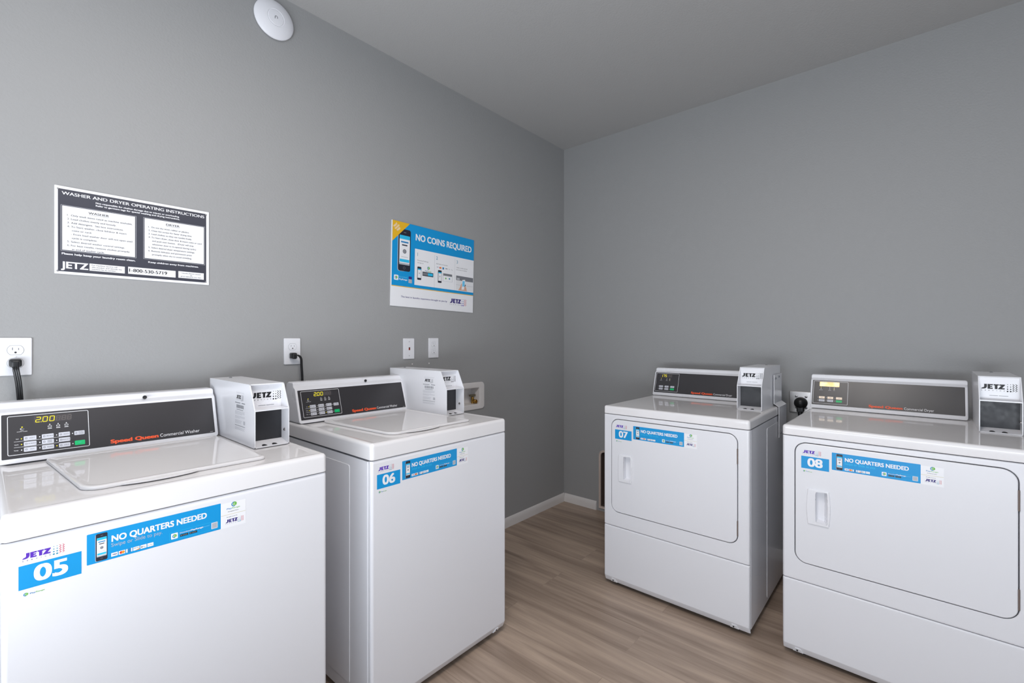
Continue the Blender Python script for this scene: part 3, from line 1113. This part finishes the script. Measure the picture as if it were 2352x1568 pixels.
def coin_box(x0, w, yf, yback, dyt, zt, off, root, side_label):
    zb, zm = .9145, 1.0305
    x1 = x0 + w
    th = .0028
    dep = .052
    prof = [(yf, zb), (yf, zm), (yf + dyt, zt), (yback, zt), (yback, zb)]
    m = MB()
    # outer skin: two sides, top, back, bottom
    for xx in (x0, x1):
        m.poly([(xx, a, b) for (a, b) in prof], 'enamel')
    m.loft([[(x0, yf + dyt, zt), (x0, yback, zt), (x0, yback, zb), (x0, yf, zb)], [(x1, yf + dyt, zt), (x1, yback, zt), (x1, yback, zb), (x1, yf, zb)]][:2], 'enamel', False, False) if False else None
    for (a, b) in (((yf + dyt, zt), (yback, zt)), ((yback, zt), (yback, zb)), ((yback, zb), (yf, zb))):
        m.poly([(x0, *a), (x1, *a), (x1, *b), (x0, *b)], 'enamel')
    # front lip
    inn = lambda: [(yf, zb + th), (yf, zm), (yf + dyt * .97, zt - th)]
    for (a, b) in ((x0, x0 + th), (x1 - th, x1)):
        m.poly([(a, yf, zb), (b, yf, zb), (b, yf, zm), (a, yf, zm)], 'plastic')
        m.poly([(a, yf, zm), (b, yf, zm), (b, yf + dyt, zt), (a, yf + dyt, zt)], 'plastic')
    m.poly([(x0, yf, zb), (x1, yf, zb), (x1, yf, zb + th), (x0, yf, zb + th)], 'plastic')
    m.poly([(x0, yf + dyt, zt), (x1, yf + dyt, zt), (x1, yf + dyt * .965, zt - th), (x0, yf + dyt * .965, zt - th)], 'plastic')
    # inner walls
    yb = yf + dep
    for xx in (x0 + th, x1 - th):
        m.poly([(xx, yf, zb + th), (xx, yf, zm), (xx, yf + dyt * .965, zt - th), (xx, yb + .012, zt - th), (xx, yb + .012, zb + th)], 'enamel')
    m.poly([(x0 + th, yf, zb + th), (x1 - th, yf, zb + th), (x1 - th, yb + .012, zb + th), (x0 + th, yb + .012, zb + th)], 'enamel')
    m.poly([(x0 + th, yf + dyt * .965, zt - th), (x1 - th, yf + dyt * .965, zt - th), (x1 - th, yb + .012, zt - th), (x0 + th, yb + .012, zt - th)], 'enamel')
    m.box(x0 + th, yf + .0004, zm - .0022, x1 - th, yb + .012, zm + .0012, 'enamel')
    # sloping ledge with two half-round slots
    la, lb = (yf + .0015, zb + th), (yb, zb + th + .0100)
    m.poly([(x0 + th, *la), (x1 - th, *la), (x1 - th, *lb), (x0 + th, *lb)], 'enamel')
    P = Print(m, Fr((x0, *la), (1, 0, 0), (0, lb[0] - la[0], lb[1] - la[1]), (0, -.2, 1)), .0002)
    for f in (.31, .60):
        c = w * f
        P.poly([(c + math.cos(a * PI / 12) * .0078, .08 + math.sin(a * PI / 12) * .25) for a in range(13)], 'black')
    # top screw
    m.lathe([(.005, 0), (.005, .002), (.003, .0035), (0, .0035)], Fr((x0 + w * .5, yback - .05, zt), (1, 0, 0), (0, 1, 0), (0, 0, 1)), 'screw', 14)
    body = m.build('coin_box', root, off, smooth=0)
    # white plate with the logo
    m = MB()
    m.box(x0 + th + .0002, yb, zm + .0014, x1 - th - .0002, yb + .004, zt - th - .0004, 'plastic')
    P = Print(m, Fr((x0, yb, 0), (1, 0, 0), (0, 0, 1), (0, -1, 0)), .0001)
    jetz(P, .0078, zt - .0465, .0178, 'black', 'black', 'black', 1, .965)
    for (a, b) in ((.030, .052), (.054, .078)):
        P.rect(a, zt - .0715, b, zt - .0700, 'midgrey')
    m.build('logo_plate', body, off, smooth=0)
    m = MB()
    m.box(x0 + th + .0002, yb + .0005, zb + th + .0102, x1 - th - .0002, yb + .0045, zm - .0024, 'dark')
    m.build('recess_panel', body, off, smooth=0)
    # key lock in the right inner wall
    m = MB()
    m.lathe([(.0052, .0001), (.0052, .0025), (.004, .0035), (0, .0035)], Fr((x1 - th, yf + .026, .957), (0, 1, 0), (0, 0, 1), (-1, 0, 0)), 'steel', 16)
    m.lathe([(.0024, .0036), (0, .0038)], Fr((x1 - th, yf + .026, .957), (0, 1, 0), (0, 0, 1), (-1, 0, 0)), 'black', 12)
    m.build('lock', body, off)
    if side_label:
        m = MB()
        ys, ye, z0, z1 = side_label
        fr = Fr((x0, ye, z0), (0, -1, 0), (0, 0, 1), (-1, 0, 0), .001)
        P = Print(m, fr, .00015)
        wd, ht = (ye - ys) * 1000, (z1 - z0) * 1000
        v = lambda f: ht * f
        for q in (.985, .96):
            P.rect(wd * .16, v(q), wd * .9, v(q) + .6, 'ltgrey')
        jetz(P, wd * .17, v(.82), wd * .125, 'black', 'midgrey', 'midgrey', 1, .95)
        P.rect(wd * .05, v(.705), wd * .55, v(.705) + 2.2, 'midgrey')
        P.rect(wd * .66, v(.705), wd * .97, v(.705) + 2.6, 'midgrey')
        u = wd * .18
        for i, q in enumerate((1.2, .6, 1.8, .7, .7, 1.4, 2.2, .6, 1.0, 1.9, .6, 1.3, .8, 2.0, .6, 1.2, .9, 1.6)):
            q = q * wd / 60
            P.rect(u, v(.575), u + q, v(.575) + 11, 'midgrey')
            u += q + .9 * wd / 60 * (1.0 if i % 3 else 1.6)
        P.rect(wd * .2, v(.53), wd * .8, v(.53) + 1.6, 'midgrey')
        for q, e in ((.485, .96), (.46, .9), (.435, .95), (.41, .7), (.36, .96), (.335, .93), (.31, .5), (.25, .7), (.225, .66), (.20, .6), (.175, .64), (.06, .96), (.035, .9), (.01, .94)):
            P.rect(wd * .04, v(q), wd * e, v(q) + .9, 'ltgrey')
        P.rect(wd * .82, v(.17), wd * .97, v(.265), 'ltgrey')
        P.rect(wd * .03, v(.11), wd * .97, v(.11) + 1.5, 'midgrey')
        m.build('printed_label', body, off, smooth=0)
    return body


def button(P, x, z, w, h, txt, mt='key', icon=True):
    """raised membrane key with a small pictogram and a word"""
    P.mb.slab(rrect(x - w / 2, z - h / 2, x + w / 2, z + h / 2, h * .14, 4), P.fr, P.base, P.base + .0005, mt, .0002)
    Q = Print(P.mb, P.fr, P.base + .0005)
    if txt:
        t = txt.split('|')
        for i, q in enumerate(t):
            cz = z - h * .12 + (h * .18 if len(t) > 1 else 0) - i * h * .34
            if icon:
                Q.text(q, x + w * .16, cz, h * .24, 'midgrey', align='c', xs=1.0, bold=.02, l=1)
            else:
                Q.text(q, x, cz, h * .26, 'midgrey', align='c', bold=.02, l=1)
    if icon:
        Q.outline(x - w * .40, z - h * .2, x - w * .22, z + h * .2, h * .09, 'midgrey', 1, h * .1)


def feet(W, D, off, root, z1=.024):
    for (a, b) in ((.06, .06), (W - .06, .06), (.06, D - .06), (W - .06, D - .06)):
        m = MB()
        m.tube([(a, b, 0.0005), (a, b, .008)], .02, 'rubber', 16)
        m.tube([(a, b, .008), (a, b, z1 + .004)], .008, 'screw', 12)
        m.build('leveling_foot', root, off)


def body_ring(x0, y0, x1, y1, r, z, n=4):
    return [(a, b, z) for (a, b) in rrect(x0, y0, x1, y1, r, n)()]


# ------------------------------------------------------------------ top-load washers
def washer(n, wx, wy, W, cx, cyf, cyb, nst, pst, label, cords):
    D = .690
    off = (W / 2, D / 2, 0)
    root = tag(empty('washing_machine', (wx + W / 2, wy + D / 2, 0)), label, 'washing machine', 'top-load washers along the wall')
    # cabinet
    m = MB()
    m.loft([body_ring(.0015, .024, W - .0015, D, .006, z) for z in (.028, .853)], 'enamel')
    m.loft([body_ring(.006, .012, W - .006, D - .006, .006, z) for z in (.853, .862)], 'gap')
    m.loft([body_ring(.02, .04, W - .02, D - .02, .006, z) for z in (.022, .029)], 'gap')
    m.build('cabinet', root, off)
    # front panel
    m = MB()
    def fp(z, y0, r):
        return body_ring(0, y0, W, .0225, r, z, 5)
    rr = .0095
    m.loft([fp(.020, .017, .004), fp(.0205, .0145, .005), fp(.030, .0085, .007), fp(.046, .001, rr), fp(.050, 0, rr), fp(.846, 0, rr), fp(.8525, .0012, rr), fp(.8565, .005, rr)], 'enamel')
    fr = Fr((0, .0105, 0), (1, 0, 0), (0, -.0094 / .016, 1), (0, -1, -.5))
    for x in (.052, W - .052):
        m.loft([[(x - .016, .0140, .0206), (x + .016, .0140, .0206), (x + .008, .0050, .0370), (x - .008, .0050, .0370)], [(x - .015, .0105, .0206), (x + .015, .0105, .0206), (x + .007, .0015, .0370), (x - .007, .0015, .0370)]], 'white')
        m.lathe([(.0032, 0), (.0032, .002), (0, .0025)], Fr((x, .0058, .0288), (1, 0, 0), (0, -.5, .87), (0, -.87, -.5)), 'black', 12)
    m.build('front_panel', root, off)
    # raised side panels
    for (xa, xb) in ((.0016, -.0006), (W - .0016, W + .0006)):
        m = MB()
        fr = Fr((xa, 0, 0), (0, 1, 0), (0, 0, 1), (1 if xb > xa else -1, 0, 0))
        m.slab(rrect(.136, .075, .615, .823, .010, 4), fr, 0, .0022, 'enamel', .0012)
        m.build('side_panel', root, off)
    # top panel with a rolled rim
    m = MB()
    def tp(i, z):
        return body_ring(-.001 + i, -.001 + i, W + .001 - i, D - i, .0125 - min(i, .01), z, 5)
    m.loft([tp(.002, .8595), tp(.0, .861), tp(0, .9015), tp(.0008, .9062), tp(.003, .9102), tp(.0065, .9128), tp(.011, .9138), tp(.016, .9136), tp(.022, .9122), tp(.03, .9116)], 'gloss')
    m.build('top_panel', root, off)
    # lid
    m = MB()
    lo = rrect4(.110, .070, .509, .506, .040, .016, .010, .014, 7)
    frt = Fr((0, 0, 0), (1, 0, 0), (0, 1, 0), (0, 0, 1))
    def lr(i, z):
        return [(a + (.014 - .032 * (b - .07) / .436) * max(0, 1 - (a - .11) / .2), b, z) for (a, b) in lo(i)]
    m.loft([lr(.0030, .9117), lr(.0008, .9128), lr(.0, .9145), lr(0, .9178), lr(.0015, .9202), lr(.0055, .9215), lr(.010, .9212), lr(.016, .9200), lr(.022, .9197)], 'gloss')
    lid = m.build('lid', root, off)
    m = MB()
    h0 = []
    N = 22
    x0, x1 = .185, .345
    for k in range(N + 1):
        t = k / N
        h0.append((x0 + (x1 - x0) * t, .071 - .018 * math.sin(PI * t) ** .6))
    top = h0 + [(x1, .078), (x0, .078)]
    m.loft([[(a, b + .003, .9135) for (a, b) in top], [(a, b, .9148) for (a, b) in top], [(a, b, .9172) for (a, b) in top], [(a, b + .002, .9185) for (a, b) in top]], 'gloss')
    m.build('lid_handle', lid, off)
    # console
    yb, s = .5174, .323
    con = console(.0025, .5215, yb, s, D - .03, off, root)
    m = MB()
    m.lathe([(.0058, -.002), (.0058, .0008), (.0045, .0014), (0, .0006)], Fr((.3240, yb + .1405 * s + .004, 1.0645), (1, 0, 0), (0, .25, .97), (0, -.97, .25)), 'black', 20)
    m.build('lock', con, off)
    # control panel
    fr = leaning(yb, .917, s)
    m = MB()
    m.slab(rrect(.0105, .9285, .5112, 1.0450, .002, 3), fr, .0001, .0009, 'panel', .0003)
    P = Print(m, fr, .0009)
    P.outline(.0213, .9370, .1864, 1.0400, .0014, 'line', 1, .004)
    P.text('Speed Queen', .2341, .9362, .0098, 'orange', .1166, bold=.045)
    P.text('Commercial Washer', .3560, .9362, .0098, 'white', .1091)
    P.rect(.496, .9318, .505, .9324, 'white')
    for x in (.1036, .1208, .1380):
        P.disc(x, 1.0093, .0014, 'ledw', 1, 10)
        P.outline(x - .0038, 1.0016, x + .0038, 1.0062, .0008, 'line', 1, .001)
        P.rect(x - .0042, .9976, x + .0042, .9992, 'line')
    P.disc(.0492, 1.0089, .0017, 'led', 1, 12)
    P.rect(.0455, 1.0028, .0480, 1.0056, 'line')
    P.rect(.0488, 1.0034, .0535, 1.0042, 'ltgrey')
    P.text('INSERT', .0492, .9992, .0014, 'line', align='c', bold=.03)
    P.text('COINS / CARD', .0492, .9964, .0014, 'line', .0200, align='c', bold=.03)
    for i, q in enumerate(('Soil', 'Cycle', 'Temp.')):
        P.text(q, .0420, .9773 - i * .0148, .0024, 'line', align='r', bold=.02)
    for z in (.9715, .9565):
        P.rect(.0335, z, .1215, z + .0007, 'line')
    # display
    P.rect(.0725, 1.0160, .1500, 1.0348, 'dispbg', 1)
    for i in range(3):
        digit(P, '8', .1170 + i * .0118, 1.0190, .0072, .0118, 'dimled', 2)
    for i in range(3):
        digit(P, '200'[i], .0755 + i * .0140, 1.0186, .0088, .0132, 'led', 2, .0019)
    P.disc(.0866, 1.0186, .0011, 'led', 2, 10)
    cp = m.build('control_panel', root, off)
    cols = ((.0642, .0246), (.0991, .0240), (.1329, .0236))
    for r, row in enumerate((('LIGHT', 'MEDIUM', 'HEAVY'), ('NORMAL', 'PERM|PRESS', 'DELICATES'), ('HOT', 'WARM', 'COLD'))):
        for c, q in enumerate(row):
            m = MB()
            P = Print(m, fr, .0009)
            z = .9783 - r * .0148
            button(P, cols[c][0], z, cols[c][1], .0112, q)
            lit = (c == 0 and r < 2) or (c == 2 and r == 2)
            P.disc(cols[c][0] - cols[c][1] / 2 - .0042, z, .0014, 'led' if lit else 'ledw', 1, 10)
            m.build('button', cp, off)
    m = MB(); P = Print(m, fr, .0009); button(P, .1650, .9775, .0222, .0112, 'SMALL|LOAD'); P.disc(.1502, .9775, .0014, 'ledw', 1, 10); m.build('button', cp, off)
    m = MB(); P = Print(m, fr, .0009); button(P, .1653, .9500, .0222, .0124, '', 'green', False)
    Print(m, fr, .0014).text('START', .1653, .9500, .0016, 'paleblue', align='c', l=1); P.disc(.1502, .9492, .0014, 'ledw', 1, 10)
    b = m.build('button', cp, off); b['label'] = 'green start button'
    # coin box, stickers, feet
    coin_box(cx, .105, cyf, cyb, .040, 1.1105, off, root, (cyf + .075, cyf + .170, .956, 1.081))
    number_sticker(n, *nst).build('number_sticker', root, off, smooth=0)
    payment_sticker(*pst).build('payment_sticker', root, off, smooth=0)
    feet(W, D, off, root)
    return root


washer('05', -2.9466, -.7304, .652, .5287, .2146, .6390, (.0232, .7607), (.1220, .7738, 0, 'silver'),
       'white top-load coin washer numbered 05, below the operating instructions sign', 0)
washer('06', -2.1448, -.7304, .650, .5210, .2354, .6650, (.0202, .7628), (.1186, .7705, 0, 'cyan'),
       'white top-load coin washer numbered 06, below the blue poster and nearest the room corner', 1)


# ------------------------------------------------------------------ dryers
def dryer(n, px, py, r, W, cx, cw, price, label, bracket):
    D = .700
    off = (W / 2, D / 2, 0)
    rt, inn = (-math.sin(r), -math.cos(r)), (math.cos(r), -math.sin(r))
    root = tag(empty('clothes_dryer', (px + rt[0] * W / 2 + inn[0] * D / 2, py + rt[1] * W / 2 + inn[1] * D / 2, 0), -PI / 2 - r), label, 'dryer', 'front-load dryers along the wall')
    m = MB()
    m.loft([body_ring(.0015, .030, W - .0015, D, .006, z) for z in (.028, .869)], 'enamel')
    m.loft([body_ring(.006, .014, W - .006, D - .006, .006, z) for z in (.869, .877)], 'gap')
    m.loft([body_ring(.02, .03, W - .02, D - .02, .006, z) for z in (.022, .029)], 'gap')
    m.build('cabinet', root, off)
    for (xa, xb) in ((.0016, -.0006), (W - .0016, W + .0006)):
        m = MB()
        fr = Fr((xa, 0, 0), (0, 1, 0), (0, 0, 1), (1 if xb > xa else -1, 0, 0))
        m.slab(rrect(.302, .045, .66, .838, .012, 4), fr, 0, .0022, 'enamel', .0012)
        m.build('side_panel', root, off)
    # top
    m = MB()
    def tp(i, z):
        return body_ring(-.001 + i, -.001 + i, W + .001 - i, D - i, .0125 - min(i, .01), z, 5)
    m.loft([tp(.002, .8745), tp(.0, .876), tp(0, .9030), tp(.0008, .9072), tp(.003, .9107), tp(.0065, .9130), tp(.011, .9138), tp(.016, .9140)], 'gloss')
    m.build('top_panel', root, off)
    # upper front with the door opening
    rr = .0095
    m = MB()
    z0, z1 = .3080, .8715
    dx0, dx1, dz0, dz1, dr = .0405, .6435, .3790, .8530, .042
    hole = rrect(dx0, dz0, dx1, dz1, dr, 8)
    def fp(z, y0, r):
        return body_ring(0, y0, W, .0225, r, z, 5)
    rings = [fp(z0, .004, rr), fp(z0 + .003, .0008, rr), fp(z0 + .007, 0, rr), fp(z1 - .007, 0, rr), fp(z1 - .003, .0008, rr), fp(z1, .004, rr)]
    nn = len(rings[0])
    # rim, without the flat front faces between the two middle rings
    vs = [p for q in rings for p in q]
    fs = []
    front = None
    for a in range(5):
        for i in range(nn):
            j = (i + 1) % nn
            f = [a * nn + i, a * nn + j, (a + 1) * nn + j, (a + 1) * nn + i]
            if a == 2 and abs(vs[f[0]][1]) < 1e-6 and abs(vs[f[1]][1]) < 1e-6 and abs(vs[f[0]][0] - vs[f[1]][0]) > .1:
                front = [vs[k] for k in f]
                continue
            fs.append(f)
    fs += [list(range(nn)), [5 * nn + i for i in range(nn)]]
    m.add(vs, fs, 'door')
    hp = hole()
    m.holed([front, [(a, 0, b) for (a, b) in hp]], 'door')
    m.loft([[(a, y, b) for (a, b) in hole(i)] for (i, y) in ((0, 0), (.0012, .0012), (.0016, .003))], 'door', False, False)
    m.loft([[(a, y, b) for (a, b) in hole(i)] for (i, y) in ((.0016, .003), (.0016, .0400))], 'groove', False, True)
    m.build('front_panel', root, off)
    # door, with a cup handle let into it
    m = MB()
    g = .0042
    do = rrect(dx0 + g, dz0 + g, dx1 - g, dz1 - g, dr - g, 8)
    cup = [(.1145, .668), (.1485, .671), (.1505, .665), (.1518, .61), (.1505, .552), (.1485, .5475), (.1145, .5530), (.1122, .560), (.1115, .61), (.1122, .660)]
    rings = [[(a, y, b) for (a, b) in do(i)] for (i, y) in ((0, .0125), (0, .0012), (.0008, -.0006), (.0028, -.0018))]
    m.loft(rings, 'door', False, False)
    m.holed([[(a, -.0018, b) for (a, b) in do(.0028)], [(a, -.0018, b) for (a, b) in cup]], 'door')
    door = m.build('door', root, off)
    m = MB()
    hx0, hx1, hz0, hz1 = .0872, .1555, .5410, .6755
    def ho(i=0.0):
        pts = []
        n = 10
        for k in range(n + 1):                       # bottom, right, top, left with bowed sides
            pts.append((hx0 + i + (hx1 - hx0 - 2 * i) * k / n, hz0 + i))
        for k in range(1, n + 1):
            t = k / n
            pts.append((hx1 - i + .0045 * math.sin(PI * t), hz0 + i + (hz1 - hz0 - 2 * i) * t))
        for k in range(1, n + 1):
            pts.append((hx1 - i - (hx1 - hx0 - 2 * i) * k / n, hz1 - i))
        for k in range(1, n):
            t = k / n
            pts.append((hx0 + i - .0045 * math.sin(PI * t), hz1 - i - (hz1 - hz0 - 2 * i) * t))
        return pts
    rings = [[(a, y, b) for (a, b) in ho(i)] for (i, y) in ((0, -.0016), (.0003, -.0052), (.0014, -.0064), (.0026, -.0067))]
    m.loft(rings, 'plastic', False, False)
    m.holed([[(a, -.0067, b) for (a, b) in ho(.0026)], [(a, -.0067, b) for (a, b) in cup]], 'plastic')
    c1 = [(a, -.0067, b) for (a, b) in cup]
    c2 = [(a + (.1145 - a) * .06 + .0008, -.002, b) for (a, b) in cup]
    c3 = [(.1135 + (a - .1135) * .45, .0360, .610 + (b - .610) * .9 + .004) for (a, b) in cup]
    m.loft([c1, c2, c3], 'plastic', False, True)
    m.build('handle', door, off, smooth=30)
    for z in (.757, .452):
        m = MB()
        m.box(dx1 - g - .0010, -.0030, z - .032, dx1 - .0004, .010, z + .032, 'rust', .001)
        m.build('hinge', door, off)
    # lower panel with the toe chamfer
    m = MB()
    m.loft([fp(.019, .017, .004), fp(.0195, .0145, .005), fp(.029, .0085, .007), fp(.045, .001, rr), fp(.049, 0, rr), fp(.2975, 0, rr), fp(.3025, .0008, rr), fp(.3058, .0045, rr)], 'door')
    for x in (.052, W - .062):
        m.loft([[(x - .018, .0140, .0200), (x + .018, .0140, .0200), (x + .010, .0050, .0370), (x - .010, .0050, .0370)], [(x - .017, .0105, .0200), (x + .017, .0105, .0200), (x + .009, .0015, .0370), (x - .009, .0015, .0370)]], 'white')
        m.lathe([(.0034, 0), (.0034, .002), (0, .0025)], Fr((x - .002, .0058, .0282), (1, 0, 0), (0, -.5, .87), (0, -.87, -.5)), 'black', 12)
    m.build('lower_panel', root, off)
    # console
    yb, s = .585, .323
    console(-.003, .5570, yb, s, D - .01, off, root)
    fr = leaning(yb, .917, s)
    m = MB()
    m.slab(rrect(.0048, .9330, .5485, 1.0500, .002, 3), fr, .0001, .0009, 'panel', .0003)
    P = Print(m, fr, .0009)
    P.outline(.0095, .9400, .1492, 1.0460, .0013, 'line', 1, .003)
    P.text('Speed Queen', .2297, .9395, .0100, 'orange', .1180, bold=.045)
    P.text('Commercial Dryer', .3535, .9395, .0100, 'white', .0985)
    for i, x in enumerate((.0410, .0765, .0945)):
        P.disc(x, 1.0165, .0015, 'led' if i == 0 else 'ledw', 1, 10)
        if i == 2:
            P.rect(x - .0022, 1.0075, x + .0022, 1.0130, 'olive')
        else:
            P.poly([(x - .0025, 1.0080), (x + .003, 1.0080), (x, 1.0130)], 'ltgrey')
        P.rect(x - .0075 + .002 * i, 1.0030, x + .0075 - .002 * i, 1.0043, 'ltgrey')
    if price:
        P.rect(.0300, 1.0225, .1080, 1.0405, 'dispbg', 1)
        for i in range(3):
            digit(P, price[i], .0385 + i * .0130, 1.0250, .0080, .0130, 'led', 2, .0019)
        P.disc(.0488, 1.0250, .0011, 'led', 2, 10)
        for i in range(2):
            digit(P, '8', .0850 + i * .0105, 1.0255, .0062, .0115, 'dimled', 2)
    cp = m.build('control_panel', root, off)
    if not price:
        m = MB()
        m.slab(rrect(.0345, 1.0215, .1146, 1.0425, .002, 3), fr, .0010, .0016, 'amber', .0003)  # window reflection painted over the display as a glow
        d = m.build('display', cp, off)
        d['label'] = 'display with a painted amber window reflection'
    for r, row in enumerate((('HIGH', 'MED', 'LOW'), ('DELICATE', 'NO HEAT', ''))):
        for c, q in enumerate(row):
            m = MB()
            P = Print(m, fr, .0009)
            x, z = (.0460, .0805, .1153)[c], (.9685, .9545)[r]
            start = not q
            button(P, x, z, .0238, .0102, q, 'green' if start else ('key' if price or r else 'glintkey'), False)
            P.disc(x - .0162, z, .0012, 'ledw', 1, 10)
            b = m.build('button', cp, off)
            if start:
                b['label'] = 'green start button'
    coin_box(cx, cw, .303, .690, .052, 1.1165, off, root, None)
    if bracket:
        # folded steel strap holding the coin box to the cabinet side
        m = MB()
        xi = cx + cw + .0003
        th = .0028
        sec = [(xi + .004, 1.0735), (xi + .004, .9290), (W + .004, .9130), (W + .004, .7600)]
        a = [(x, z) for (x, z) in sec] + [(x + th, z) for (x, z) in reversed(sec)]
        m.loft([[(x, .520, z) for (x, z) in a], [(x, .690, z) for (x, z) in a]], 'enamel')
        br = m.build('lock_bracket', root, off, smooth=0)
        for (yy, zz, xx) in ((.545, 1.055, xi + .004 + th), (.62, 1.06, xi + .004 + th), (.55, .782, W + .004 + th), (.64, .79, W + .004 + th)):
            m = MB()
            m.lathe([(.0055, 0), (.0055, .003), (.003, .005), (0, .005)], Fr((xx, yy, zz), (0, 1, 0), (0, 0, 1), (1, 0, 0)), 'midgrey', 14)
            m.tube([(xx - th - .005, yy, zz), (xx - th, yy, zz)], .004, 'midgrey', 10)
            m.build('bolt', br, off)
    number_sticker(n, .0650, .7522, -.0018).build('number_sticker', root, off, smooth=0)
    payment_sticker(.1640, .7628, -.0018, 'cyan').build('payment_sticker', root, off, smooth=0)
    feet(W, D, off, root)
    return root


dryer('07', -.8680, -.8477, .0029, .687, .5555, .109, '175', 'white front-load dryer numbered 07, beside the room corner and the vent box', True)
dryer('08', -.8655, -1.6542, .0176, .687, .5715, .1095, '', 'white front-load dryer numbered 08, with a bright window reflection painted on its display', False)
